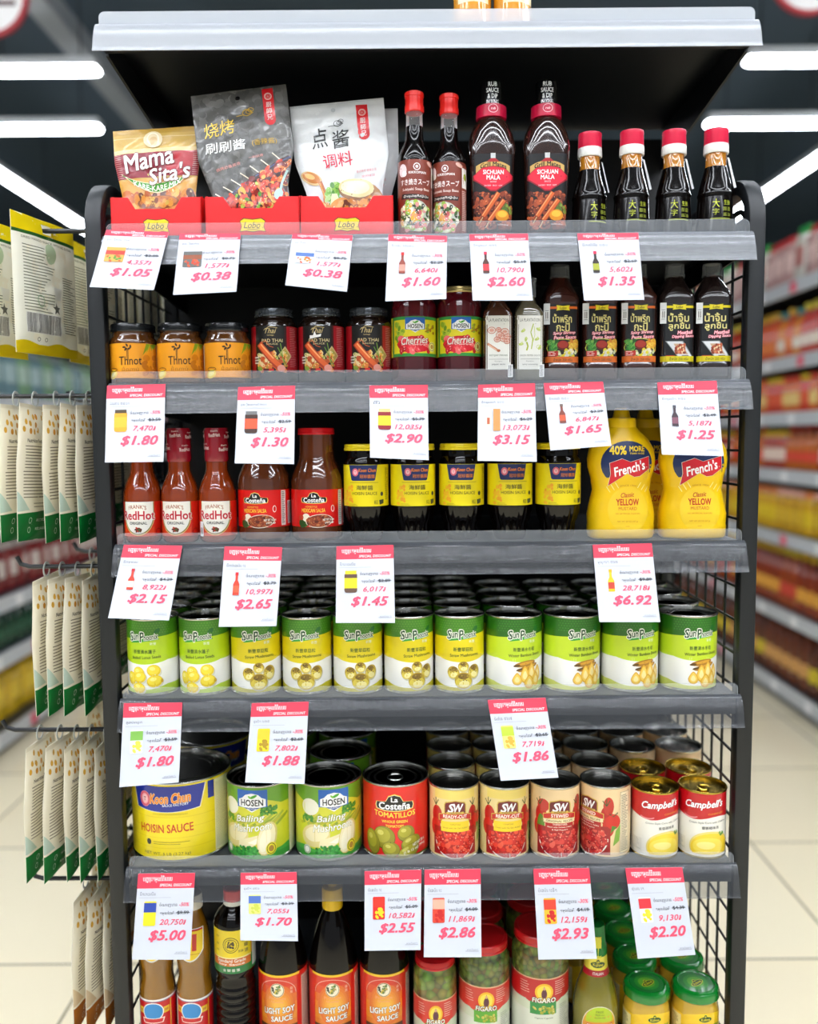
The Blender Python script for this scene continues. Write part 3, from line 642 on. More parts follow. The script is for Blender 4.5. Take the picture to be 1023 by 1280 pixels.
def pouch(name, label, art, W, H, loc, tilt, lean, rz=0, bulge=.008, film=None, group=None, seed=1, hole=True, step=3.5, grp=None, nip=0., pinch=0., mat=None, slot=None):
    """a flat filled pouch: two film faces swelling from sealed edges"""
    t = thing(name, label, 'pouch', loc, group=grp); t.rotation_euler = (-lean, tilt, rz)
    q = random.Random(seed); ph = [q.uniform(0, 6) for _ in range(4)]
    def g(v): return (1 - nip * max(0, min(1, (.115 - v) / .05))) * (1 - pinch * max(0, (v / H - .55) / .45) ** .8)
    def th(u, v):
        a = max(0, 1 - (2 * u / W) ** 2); b = max(0, min(1, v / (H * .18), (H - v) / (H * .25)))
        return bulge * a ** .6 * b ** .7 + .0009 * sin(u * 150 + ph[0] + v * 60) * a * b + .0007 * sin(v * 190 + ph[1] - u * 90) * a
    nx, nz = 14, 20; vs = []; fs = []
    for s in (-1, 1):
        for j in range(nz + 1):
            for i in range(nx + 1):
                u, v = -W / 2 + W * i / nx, H * j / nz; vs.append((u * g(v), s * (th(u, v) + .0003), v))
    N = (nx + 1) * (nz + 1)
    for s in (0, 1):
        for j in range(nz):
            for i in range(nx):
                if slot and slot[0] < (i + .5) / nx * W * 1000 - W * 500 < slot[1] and slot[2] < (j + .5) / nz * H * 1000 < slot[3]: continue
                b0 = s * N + j * (nx + 1) + i; fs.append((b0, b0 + 1, b0 + nx + 2, b0 + nx + 1))
    E_ = [i for i in range(nx + 1)] + [j * (nx + 1) + nx for j in range(1, nz + 1)] + [nz * (nx + 1) + i for i in range(nx - 1, -1, -1)] + [j * (nx + 1) for j in range(nz - 1, 0, -1)]
    for a_, b_ in zip(E_, E_[1:] + E_[:1]): fs.append((a_, b_, N + b_, N + a_))
    MB().add(vs, fs).build('film', film or pbr('pouch_back_film', '#d8d6d0', .35), t, 60)
    art.build('print', lambda u, v, o: (max(-W / 2, min(W / 2, u)) * g(v), -th(max(-W / 2, min(W / 2, u)), max(0, min(H, v))) - .0003 - o, max(0, min(H, v))), t, mat or FOIL, step=step, vstep=step, thick=2.2, slot=slot and (slot[0], slot[1], slot[2], slot[3] + 1))
    return t
a = Art(); W, H = 125.5, 164
a.rect(-62.7, 0, 62.7, H, '#c9a44e'); a.rect(-62.7, 0, 62.7, 88, '#d9a24a'); a.rect(-62.7, 156, 62.7, H, '#b8923e'); a.rect(-62.7, 150, 62.7, 151, '#e3c98a')
a.rect(-62.7, 90, 62.7, 128, '#8d1d2e'); a.rect(-62.7, 127, 62.7, 133, '#e0c48c'); a.poly([(10, 90), (20, 124), (62, 128), (50, 92)], '#b3202c')
for y in (92, 95, 98, 101, 104, 107, 110, 113, 116, 119, 122, 125): a.rect(-62.7, y, -52, y + .8, '#c98a86'); a.rect(54, y, 62.7, y + .8, '#c98a86')
a.blobs(-62, 42, 62, 68, 70, ['#d98a2c', '#c26a26', '#e8b04a', '#5a2a18', '#e39a7a', '#b9602c'], 8, 3, '#f4d49a')
a.ell(0, 52, 36, 10, '#8a4a1c'); a.ell(0, 53, 32, 8, '#c2702c'); a.blobs(-26, 46, 26, 58, 26, ['#e39a3a', '#7a3a16', '#d8b04a'], 5, 8)
a.curve_band(-55, 52, lambda x: 66 + .0105 * x * x, lambda x: 80 + .0055 * x * x, '#f2e6b8'); a.curve_band(-53, 50, lambda x: 67.5 + .0105 * x * x, lambda x: 79 + .0055 * x * x, '#3f9428')
a.T('KARE-KARE MIX', 0, 72.5, 76, 8, '#f6f6e8', .02, 0, 0, .0075)
a.ell(-3, 146, 14, 13, '#e6d3a8'); a.ring(-3, 147, 9, 10, 2, '#f4ead2'); a.ell(-2, 143, 6, 7, '#d9b98a')
a.T('Mama', -12, 116, 76, 27, '#f6f0ea', .02, .2, 9, 0, ('#6a1420', .025)); a.T("Sita's", 19, 94, 66, 25, '#f6f0ea', .02, .2, 9, 0, ('#6a1420', .025))
pouch('sauce_sachet', 'gold-topped sachet with a maroon band in the red tray beside the left post', a, .1255, .164, (-.3600, 1.322, Z2 + .006), radians(-3.2), radians(6), 0, .007, pbr('gold_film', '#c9a44e', .3), nip=.14)
def cloud(a, x, y, k, c):
    a.ring(x, y, 8 * k, 6 * k, 1.2 * k, c); a.ring(x + 2 * k, y + 1 * k, 4.5 * k, 3.6 * k, 1 * k, c); a.ring(x + 6 * k, y + 4 * k, 5 * k, 4 * k, 1 * k, c); a.line([(x - 18 * k, y - 4 * k), (x - 8 * k, y - 3 * k), (x, y - 6 * k), (x + 10 * k, y - 1 * k)], 1.2 * k, c)
def seal_strip(a, x, y, w_, h_):
    a.rect(x - w_ / 2, y + w_ / 2, x + w_ / 2, y + h_, '#d8161e'); a.ell(x, y + w_ / 2, w_ / 2, w_ / 2, '#d8161e'); a.ring(x, y + h_ - 12, 5.4, 5.4, 1, '#f6d8d0'); a.T('⊕', x, y + h_ - 12, 7, 7, '#f6d8d0', .0)
    for i, ch in enumerate('厨師兄'): a.T(ch, x, y + h_ - 25 - i * 9.6, 8, 8, '#fbeeea', .012)
a = Art(); H = 212
a.rect(-70, 0, 70, H, '#5d5c59'); a.blobs(-68, 60, 68, H - 3, 260, ['#666562', '#575653', '#6e6d6a', '#504f4d'], 9, 21)
seal_strip(a, 42, 152, 16, 56); a.ell(-2, 198, 3.4, 3.4, '#0e0e0e'); cloud(a, 10, 174, .9, '#c9a23a')
a.T('烧烤', -33, 155, 46, 22, '#e3c14a', .03, .05, 3, 0, ('#2a220c', .02)); a.T('刷刷酱', -27, 128, 60, 16, '#f4f4f2', .012, .05); a.T('(香辣酱)', 30, 128, 36, 10, '#c9a23a', .005)
a.T('烧烤必备酱香', -28, 98, 40, 4.6, '#e59a94', .004, 0, 10); a.T('一刷就香', 16, 108, 22, 4, '#e59a94', .004, 0, 6)
ins = lambda x, y: y < 62 + .55 * x + 12 * sin(x / 13)
for i in range(7): a.line([(-62 + i * 17, 62 + i * 8), (-34 + i * 16, 44 + i * 8)], 1.6, '#efe8d4'); 
a.poly([(-66, 42), (68, 108), (68, 0), (-66, 0)], '#3a1812'); a.line([(-62, 44), (68, 104)], 2, '#3a4a7a')
a.blobs(-66, 20, 68, 104, 420, ['#b8301c', '#d4522c', '#8c1f14', '#e0793a', '#c23a28', '#6d1510', '#d9a04a'], 5.2, 11, '#f4c49a', lambda x, y: y < 72 + .5 * x)
a.blobs(-50, 26, 50, 70, 12, ['#7da63a', '#4d8a2e', '#a6c24a'], 4, 14, None, lambda x, y: y < 66 + .45 * x)
a.ell(52, 50, 9, 7, '#a9c9c2', 40); a.line([(56, 54), (66, 84)], 4, '#a9c9c2')
pouch('sauce_pouch', 'dark grey barbecue pouch with skewers printed on it', a, .1399, .212, (-.2200, 1.303, Z2 + .0095), radians(-6.5), radians(7), 0, .008, pbr('grey_film', '#5d5c59', .35), seed=3, nip=.2)
def white_art():
    a = Art(); H = 200
    a.rect(-69, 0, 69, H, '#dcdedf'); a.rect(-69, H - 3, 69, H, '#cfd2d4'); seal_strip(a, 36, 138, 17, 54); a.ell(-6, 187, 3.4, 3.4, '#b9bdc0'); cloud(a, -1, 166, .8, '#3a3c40')
    a.T('点', -30, 146, 24, 30, '#1a1a1c', .03, .1, 4); a.T('酱', 2, 142, 26, 26, '#1a1a1c', .02, .1, 4); a.T('调料', -6, 111, 44, 21, '#d92a48', .012, 0, 4)
    a.T('香浓美味 健康生活', 38, 92, 32, 4, '#e59aa0', .004, 0, 5); a.T('家的味道', 42, 84, 22, 4, '#e59aa0', .004, 0, 5)
    a.ell(-52, 88, 17, 10, '#d9b87a', -25); a.ell(-52, 89, 14, 8, '#c2731c', -25); a.ell(-54, 91, 8, 4, '#e8b45a', -25); a.line([(-40, 82), (-36, 60), (-38, 36)], 7, '#b3601c'); a.line([(-41, 80), (-38, 56)], 2, '#e0a04a')
    a.blobs(-34, 44, -8, 76, 60, ['#6fae3a', '#8cc24e', '#4d8a2e', '#b9d98a'], 5, 6); a.poly([(-30, 40), (-8, 40), (-14, 62), (-24, 62)], '#d9e3a8')
    a.ell(36, 50, 34, 24, '#a9743a', -6); a.ell(22, 64, 33, 17, '#8a5a2c', -6); a.ell(22, 67, 32, 14, '#e9dba0', -6); a.ell(20, 68, 26, 10, '#f3ecc8', -6)
    a.poly([(-64, 40), (-46, 56), (-30, 40), (-36, 20), (-64, 20)], '#e0b05a'); a.ell(-12, 40, 20, 14, '#d98a2c', 20); a.ell(-8, 30, 24, 14, '#8a3d14'); a.ell(40, 36, 20, 16, '#b5651c', 30)
    a.blobs(-34, 20, 60, 48, 80, ['#c2731c', '#8a3d14', '#e0a04a', '#d98a2c', '#6d2d10'], 6, 9, '#f4d49a'); return a
p1 = pouch('sauce_pouch', 'white pouch with a halved potato printed on it, front of its tray', white_art(), .1389, .2, (-.0850, 1.320, Z2 + .0085), radians(-5), radians(7), 0, .006, pbr('white_film', '#dcdedf', .3), seed=5, nip=.2)
p2 = dup(p1, (-.0785, 1.352, Z2 + .004), 0, 'white pouch peeking out behind the front white pouch'); p2.rotation_euler = (radians(-4), radians(-1), 0)
# --- soup-soy bottles with red caps
SOY = pbr('dark_soy', '#080403', .12, coat=.15, spec=.3)
t = thing('sauce_bottle', '', 'sauce bottle')
pr = [(0, .002), (.021, 0), (.0243, .003), (.0245, .108), (.0238, .115), (.018, .128), (.0135, .138), (.0125, .150), (.0122, .157)]
MB().lathe(pr).build('bottle', SOY, t); MB().lathe([(.0122, .157), (.0118, .165), (.0118, .180)], 32).build('neck', GLASSM, t)
MB().lathe([(0, .1765), (.0125, .1765), (.0137, .178), (.0137, .186), (.0128, .1875), (.0128, .198), (.0138, .1985), (.0138, .2035), (.012, .205), (0, .205)], 60, flute=15, fl=.02).build('cap', plastic('#e3241c', 'red'), t)
a = Art(); band(.0245, 4, 106, '#6d2a1e', a); a.rect(-28, 4, 27, 106, '#7a3222'); a.ell(-19, 92, 7, 9, '#e9cfd0'); a.ell(-16, 87, 4, 4, '#f4e6e6')
a.ring(3, 96, 5, 5, 1, '#e9e6e4'); a.ell(3, 96, 2, 2, '#e9e6e4'); a.T('KIKKOMAN', 4, 88, 26, 3.4, '#efe9e6', .02)
a.T('すき焼きスープ', 1, 75, 46, 8.5, '#fbf6f2', .03); a.T('Sukiyaki Soup Base', 2, 64.5, 42, 4.6, '#efd9d0', .012); a.poly([(-22, 52), (-20, 59), (24, 57), (22, 51)], '#221310'); a.T('น้ำซุปสุกี้ญี่ปุ่น', 2, 55, 38, 4.4, '#f6efe9', .005)
a.ell(0, 28, 24, 22, '#b9bcae'); a.blobs(-24, 8, 24, 48, 130, ['#8cb03a', '#e0a43a', '#d9d6b0', '#c25a5a', '#3d5a24', '#efe9d6', '#d98a8a', '#2a3020'], 4.2, 12, '#fbfbf0', lambda x, y: (x / 24) ** 2 + ((y - 28) / 22) ** 2 < 1)
a.rect(28, 6, 44, 102, '#8a4030'); a.rect(29, 70, 42, 98, '#efe9e0'); a.ell(36, 86, 4, 5, '#9aa82a'); a.lines(29, 66, 43, 22, 2.6, '#e6cfc4', .9); a.ell(24, 101, 6, 3, '#d9a89a', -20)
a.build('label', cyl(prof_r(pr)), t, vstep=4)
row(t, [(.0118, 1.308, Z2, .0), (.0622, 1.318, Z2, -.42)], ['soy soup bottle with a red cap, next to the white pouches', 'soy soup bottle with a red cap, next to the barbecue sauce bottles'], 'red-capped soy soup bottles')
# --- barbecue sauces
t = thing('sauce_bottle', '', 'sauce bottle')
rg = [(0, .026, .019, 4), (.003, .0285, .021, 4), (.05, .0305, .0225, 4), (.118, .0335, .0245, 4), (.130, .0345, .0255, 3.4), (.135, .0342, .0255, 3), (.150, .0315, .025, 2.4), (.162, .026, .0235, 2.1), (.170, .0205, .0205, 2), (.1745, .0175, .0175, 2)]
MB().loft(rg).build('bottle', glass('#2c1712', 'brown_barbecue'), t)
MB().lathe([(.017, .172), (.022, .1725), (.0222, .178), (.0218, .189), (.018, .191), (.0165, .191)], 44).build('neck_ring', plastic('#c4123e', 'crimson'), t)
cp = [(0, .189), (.0158, .189), (.0158, .2215), (.0145, .2240), (0, .2240)]
MB().lathe(cp, 44).build('cap', pbr('plastic_black', '#0e0f10', .2, coat=.6), t)
a = Art()
for i, (s_, w_) in enumerate((('RUB', 13), ('SAUCE', 19), ('& DIP', 15), ('IN XING', 18))): a.T(s_, 0, 218 - i * 8.2, w_, 6.4, '#e4e6e8', .02, .0, 0)
a.ring(0, 182, 7, 6, .7, '#f6c8d4'); a.T('rub', 0, 182, 7, 3.4, '#f6c8d4', .02, .2)
a.build('cap_print', lambda u, v, o: cyl(lambda q: .0158 if q > .1895 else .0222)(u, v, o), t)
a = Art(); a.poly([(-27, 10), (27, 10), (30.5, 118), (-30.5, 118)], '#101012')
a.rect(-4, 112, 3, 119, '#c9ccce'); a.curve_band(-25, 24, lambda x: 99 - .012 * x * x, lambda x: 108.5 - .012 * x * x, '#c9a45a'); a.poly([(-10, 107), (-3, 112), (3, 112), (9, 107)], '#a92028')
a.T('Grill Mates', 0, 104.2, 38, 6.4, '#16120c', .03, 0, 0, -.012)
a.poly([(-29, 88), (-16, 99), (0, 101.5), (16, 99), (29, 88), (29, 82), (4, 66), (-4, 66), (-29, 82)], '#8a1022'); a.poly([(-28, 88), (-16, 98), (0, 100.5), (16, 98), (28, 88), (27, 83), (4, 68), (-4, 68), (-27, 83)], '#dc1f3a')
a.T('SICHUAN', 0, 92.8, 30, 6.4, '#fbf3f0', .025); a.T('MALA', 0, 85.4, 20, 6.4, '#fbf3f0', .025); a.T('SAUCE', 0, 79.4, 9, 2.2, '#f4d0d0', .01); a.T('SAVORY · SPICY · HOT', 0, 74, 26, 2, '#f4d0d0', .01)
ins = lambda x, y: abs(x) < 27.5
a.blobs(-27, 14, 27, 64, 150, ['#5a2014', '#8a3a20', '#3a140e', '#b5552c', '#6a2a18', '#a34a2a'], 4.4, 17, '#d98a5a', ins); a.blobs(12, 34, 26, 54, 20, ['#4d6a24', '#7d963a'], 3, 18, None, ins)
for x0, y0, x1, y1 in ((-15, 30, 8, 64), (-6, 24, 16, 54)): a.line([(x0, y0), (x1, y1)], 8, '#8a2f14'); a.line([(x0 + .5, y0 + 1), (x1, y1)], 5.5, '#d2622a'); a.line([(x0 - 1, y0 + 2), (x1 - 2, y1)], 1.4, '#f0a066'); a.line([(x0 - 5, y0 - 9), (x0, y0)], 1, '#d9c08a')
a.ell(13, 32, 10, 8, '#d98a1c'); a.ell(13, 34, 7, 4.5, '#f0b43a'); a.T('12.9 OZ (365 g)', 14, 19, 16, 2, '#e9e6e0', .01)
a.build('label', front(rg), t, vstep=3)
row(t, [(.1241, 1.326, Z2, .04), (.2040, 1.326, Z2, -.04)], ['tall barbecue sauce bottle with a crimson neck ring, beside the soy soup bottles', 'tall barbecue sauce bottle with a crimson neck ring, beside the pink-capped bottles'], 'barbecue sauce bottles')
# --- four small soy bottles with pink caps
t = thing('sauce_bottle', '', 'sauce bottle')
pr = [(0, .002), (.024, 0), (.0268, .004), (.0262, .02), (.0245, .055), (.0243, .058), (.0252, .0595), (.0252, .062), (.0243, .0635), (.0235, .068), (.020, .082), (.0165, .095), (.0155, .1)]
MB().lathe(pr).build('bottle', SOY, t)
MB().lathe([(.0155, .1), (.0148, .102), (.0148, .121)], 32).build('neck', pbr('amber_glass', '#b5741c', .1, coat=1.), t)
MB().lathe([(0, .119), (.0172, .119), (.0178, .120), (.0176, .128), (.0172, .132), (0, .132)], 60, flute=20, fl=.01).build('cap_skirt', plastic('#e9e9e6', 'white'), t)
MB().lathe([(0, .131), (.0164, .131), (.0172, .134), (.0168, .148), (.0172, .150), (.0166, .153), (0, .154)], 48, flute=12, fl=.008).build('cap', plastic('#d81e44', 'pink_red'), t)
q = MB(); q.add([(.0135, -.0105, .112), (.0165, -.008, .112), (.027, -.010, .070), (.023, -.014, .068), (.0142, -.0095, .112), (.0172, -.007, .112), (.0277, -.009, .070), (.0237, -.013, .068)], [(0, 1, 2, 3), (7, 6, 5, 4), (0, 4, 5, 1), (1, 5, 6, 2), (2, 6, 7, 3), (3, 7, 4, 0)], 0, False); q.build('seal_tab', pbr('white_seal_film', '#d9dadb', .4), t)
a = Art(); a.T('大', -4, 45, 10, 12, '#b9c22a', .03); a.T('字', -4, 33, 9, 9, '#a9b22a', .02); a.T('生抽', 12, 46, 10, 7, '#a9b22a', .01); a.T('酿造', 12, 37, 12, 6, '#8f982a', .01); a.T('酱油', 12, 29, 12, 5, '#8f982a', .01); a.rect(-12, 22, 18, 24, '#8f982a')
a.build('label', cyl(prof_r(pr)), t, vstep=4)
row(t, [(.2690, 1.330, Z2, .25), (.3285, 1.322, Z2, .0), (.3900, 1.322, Z2, -.05), (.4500, 1.318, Z2, -.1)], ['small soy bottle with pink-red cap, %s of four from the barbecue sauces' % o for o in ORD[:4]], 'pink-capped small soy bottles')
# --- third shelf
t = thing('jam_jar', '', 'jar')
pr = [(0, .001), (.030, 0), (.0338, .003), (.0341, .008), (.0341, .060), (.0335, .065), (.030, .070), (.0295, .0745), (.0295, .078)]
MB().lathe(pr).build('jar', glass('#5a3310', 'pineapple_jam'), t); jarlid(.0325, .0765, .0885, pbr('lid_black', '#101214', .25, coat=.4), t)
a = Art(); band(.0341, 9, 59, '#e8930f', a); a.rect(-40, 9, 40, 59, '#ee9d1c')
for i in range(5): a.poly([(34, 58), (20 + i * 5, 42 + i * 2.2), (26 + i * 5, 59)], ['#7d9a1c', '#9ab02a', '#5f8a1c', '#8aa824', '#6f961e'][i])
a.line([(-2, 34), (-2, 52)], .9, '#3a2410'); a.line([(-.5, 34), (-.5, 52)], .7, '#3a2410')
for x, y in ((-6, 53), (-2, 56), (3, 54), (1, 51), (-4, 50)): a.ell(x, y, 2.6, 1.3, '#3a2410', x * 30)
a.T('Thnot', 2, 34, 32, 12.5, '#2f1d0e', .004, .05, 2); a.T('ដំណាប់', 2, 22, 24, 6, '#a8641a', 0); a.ell(-27, 14, 9, 6, '#f4d43a', 20); a.ell(-27, 14.6, 6, 3.5, '#f9ea8a', 20); a.ring(-26, 21, 8, 3, .8, '#5a3310')
a.blobs(20, 14, 42, 40, 14, ['#d9820f', '#c97610'], 5, 4); a.rect(-48, 10, -44, 56, '#efe6d0').lines(-47.5, 54, -44.5, 18, 2.2, '#4a4038', .7)
a.build('label', cyl(prof_r(pr)), t, vstep=4)
row(t, [(-.4068, 1.3215, Z3, .08), (-.3370, 1.3215, Z3, .12), (-.2675, 1.3215, Z3, .22)], ['orange-labelled jam jar beside the left post', 'orange-labelled jam jar in the middle of the three', 'orange-labelled jam jar beside the pad thai jars'], 'orange jam jars')
t = thing('sauce_jar', '', 'jar')
pr = [(0, .001), (.030, 0), (.0338, .003), (.0343, .008), (.0343, .084), (.0325, .090), (.0275, .0945), (.0262, .097), (.0262, .101)]
MB().lathe(pr).build('jar', glass('#1d110b', 'pad_thai'), t); jarlid(.0285, .0985, .110, pbr('lid_pewter', '#565b60', .25, .7), t, knurl=40)
a = Art(); band(.0343, 17, 83, '#15120f', a); a.rect(-48, 17, -23, 83, '#a3121c'); a.rect(20, 17, 60, 83, '#a3121c'); a.rect(-27, 17, 22, 83, '#17130f')
a.T('Thai', -2, 76, 17, 7.5, '#c9b27a', .006, .35); a.T('heritage', -2, 69.5, 10, 2.6, '#c9b27a', .006); a.line([(-12, 77), (-4, 82), (8, 80)], .8, '#c9b27a')
a.T('PAD THAI', 0, 62, 31, 4.8, '#d9c58f', .012); a.T('SAUCE', 0, 57, 17, 2.4, '#d9c58f', .008)
a.poly([(8, 40), (19, 54), (30, 40), (19, 26)], '#c9b27a'); a.poly([(10, 40), (19, 51.5), (28, 40), (19, 28.5)], '#b39a4a')
a.blobs(-22, 19, 20, 44, 90, ['#d9782a', '#c2501c', '#e8b04a', '#b83a18', '#e6cf9a', '#8aa33a'], 4, 23, '#f6d9a8')
a.line([(-20, 58), (0, 34), (12, 22)], 10, '#a93412'); a.line([(-19, 57), (0, 35), (12, 24)], 7, '#e0622a'); a.line([(-17, 57), (2, 36)], 2, '#f4a86a'); a.line([(-20, 56), (-10, 62), (-4, 54), (2, 52)], .8, '#d9622a'); a.ell(13, 22, 6, 5, '#e89a8a')
a.line([(8, 52), (22, 24)], 1.2, '#5f8a2a'); a.line([(12, 58), (18, 24)], 1, '#7da63a'); a.rect(-13, 18, 2, 21.5, '#5a1814'); a.rect(-5, 18, 2, 21.5, '#d8201c')
for y in (37, 33, 29): a.rect(-29, y, -21, y + 2, '#cfc8ba')
a.lines(27, 80, 42, 22, 2.6, '#d9a0a0', .5); a.build('label', cyl(prof_r(pr)), t, vstep=4)
row(t, [(-.1985, 1.330, Z3, .03), (-.1285, 1.330, Z3, -.02), (-.0580, 1.330, Z3, .02)], ['red and black pad thai sauce jar beside the jam jars', 'pad thai sauce jar with a torn white sticker on it', 'red and black pad thai sauce jar beside the cherry jars'], 'pad thai sauce jars')
a = Art().poly([(-14, 64), (2, 67), (3, 71), (-4, 69), (-7, 75), (-9, 69), (-14, 69)], '#e9eaea'); st = a.build('torn_sticker', lambda u, v, o: (u, -.0343 * cos(u / .0343) - .0012 - o, v), None, PAPER)
st.location = (-.1285, 1.330, Z3); tag(st, 'torn white sticker stuck on the middle pad thai jar', 'sticker')
t = thing('cherry_jar', '', 'jar')
pr = [(0, .002), (.028, 0), (.032, .004), (.0332, .010), (.0332, .108), (.0325, .114), (.029, .122), (.0262, .127), (.0262, .132)]
MB().lathe(pr).build('jar', glass('#4f0712', 'cherry'), t); jarlid(.0275, .1295, .138, pbr('lid_gold', '#cdb878', .3, .8), t)
a = Art(); band(.0333, 37, 94, '#e3d51f', a); a.rect(-40, 37, 46, 41.5, '#2f8f3f'); a.rect(-40, 89.5, 46, 94, '#2f8f3f'); a.rect(-40, 41, -35.5, 90, '#2f8f3f'); a.rect(43, 41, 47, 90, '#2f8f3f')
a.blobs(-30, 60, -16, 84, 24, ['#8fae2a', '#6f9a24', '#b5c43a'], 4, 8); a.blobs(18, 70, 34, 82, 10, ['#8fae2a', '#a9741c'], 3, 9); a.line([(16, 72), (34, 80)], 2, '#a9741c')
a.ell(-1, 54, 26, 12, '#c9101c'); a.blobs(-24, 44, 22, 64, 80, ['#d8182a', '#e83a44', '#b00c18', '#f06a6a'], 4.5, 6, '#f9b8b0')
hosen_logo(a, 1, 80, 20); a.T('Cherries', 0, 60, 40, 11, '#f2e9dc', .012, .25, 4, 0, ('#8a1020', .025)); a.T('in Heavy Syrup', 4, 53.5, 24, 2.4, '#fbe6e0', .01)
a.ell(28, 51, 6.5, 7, '#f4ec9a'); a.ring(28, 51, 5.6, 6, .9, '#5a5a20'); a.ell(28, 51, 3, 3.5, '#b98d3a'); a.build('label', cyl(prof_r(pr)), t, vstep=4)
row(t, [(.0092, 1.320, Z3, .02), (.0765, 1.320, Z3, .0)], ['dark cherry jar beside the pad thai jars', 'dark cherry jar with a gold lid, beside the white-labelled bottles'], 'cherry jars')
def plantation(liq, nm_, veg):
    t = thing('spice_bottle', '', 'sauce bottle')
    rg = [(0, .019, .019, 6), (.002, .0208, .0208, 6), (.006, .0214, .0214, 6), (.093, .0214, .0214, 6), (.099, .0208, .0208, 5), (.107, .0175, .0175, 3), (.114, .0125, .0125, 2.2), (.119, .0105, .0105, 2), (.124, .0105, .0105, 2)]
    MB().loft(rg).build('bottle', glass(liq, nm_), t)
    MB().lathe([(0, .122), (.0118, .122), (.0118, .145), (.0128, .1455), (.0128, .149), (.011, .150), (0, .150)], 36).build('cap', clear('smoky_cap_' + nm_, '#9aa0a4', .3, .08), t)
    a = Art(); a.rect(-21, 17, 21, 94, '#e6e5de'); a.T('LA PLANTATION', 0, 87.5, 29, 4.6, '#4a4a44', .0)
    a.T('·', 8, 82, 1, 1, '#777', 0)
    if veg == 'c':
        for x, y, r in ((-10, 73, 6), (2, 66, 6), (9, 71, 6), (7, 61, 5.5), (13, 64, 5), (0, 74, 4), (-2, 60, 5), (12, 57, 4.6)):
            a.ring(x, y, r, r * .85, 1, '#c9705a', 14); a.ell(x, y, r * .6, r * .5, '#e3b0a0'); a.line([(x - r * .5, y), (x + r * .5, y)], .5, '#b85a48')
        a.line([(-16, 54), (-2, 45)], 3.4, '#c98a6a'); a.line([(-14, 52), (-3, 45)], 1, '#e6c0a8'); a.ell(0, 44, 2.6, 2, '#b06a4a')
        a.T('KETJAP MANIS', 0, 37, 26, 3, '#5a6a4a', .006); a.T('Kampot', 0, 28.5, 11, 2.2, '#8a8a80', 0); a.T('pepper sauce', 0, 24, 19, 2.4, '#5a5a54', .004)
    else:
        a.line([(2, 46), (4, 60), (1, 70), (5, 82)], 1.4, '#a9b83a'); a.line([(4, 56), (7, 66), (6, 78)], .8, '#c2cc6a')
        for x, y, ro in ((-10, 72, 30), (12, 74, -30), (-13, 53, 10), (14, 48, 60), (-6, 60, 80), (10, 60, 20)): a.ell(x, y, 3.6, 1.9, '#b9c96a', ro); a.ell(x + 1, y + 1.6, 2.2, 1, '#d0d98a', ro + 60)
        a.line([(-5, 56), (-3, 50), (-5, 44)], 2.2, '#a3b02a'); a.ring(13, 49, 4, 3, .7, '#c2cc6a')
        a.T('GREEN PEPPER SAUCE', 0, 37, 30, 2.4, '#8a8a7a', .004); a.T('Kampot', 0, 28.5, 11, 2.2, '#8a8a80', 0); a.T('spicy seasoning', 0, 24, 22, 2.4, '#5a5a54', .004)
    a.rect(-14, 31.5, 14, 32, '#8a8a80'); a.build('label', front(rg), t, PAPER, vstep=3)
    b = Art().barcode(0, 0, 7, 18); b.build('barcode_sticker', lambda u, v, o: (u + .0135, -.0222 - o, v + .006), t, PAPER)
    return t
t = plantation('#4a2a1a', 'brown_spice', 'c'); t.location = (.1312, 1.308, Z3); t['label'] = 'small square bottle with reddish citrus slices drawn on its white label'
t = plantation('#5c5540', 'olive_spice', 'g'); t.location = (.1760, 1.308, Z3); t['label'] = 'small square bottle with green plants drawn on its white label'; t.rotation_euler.z = .03
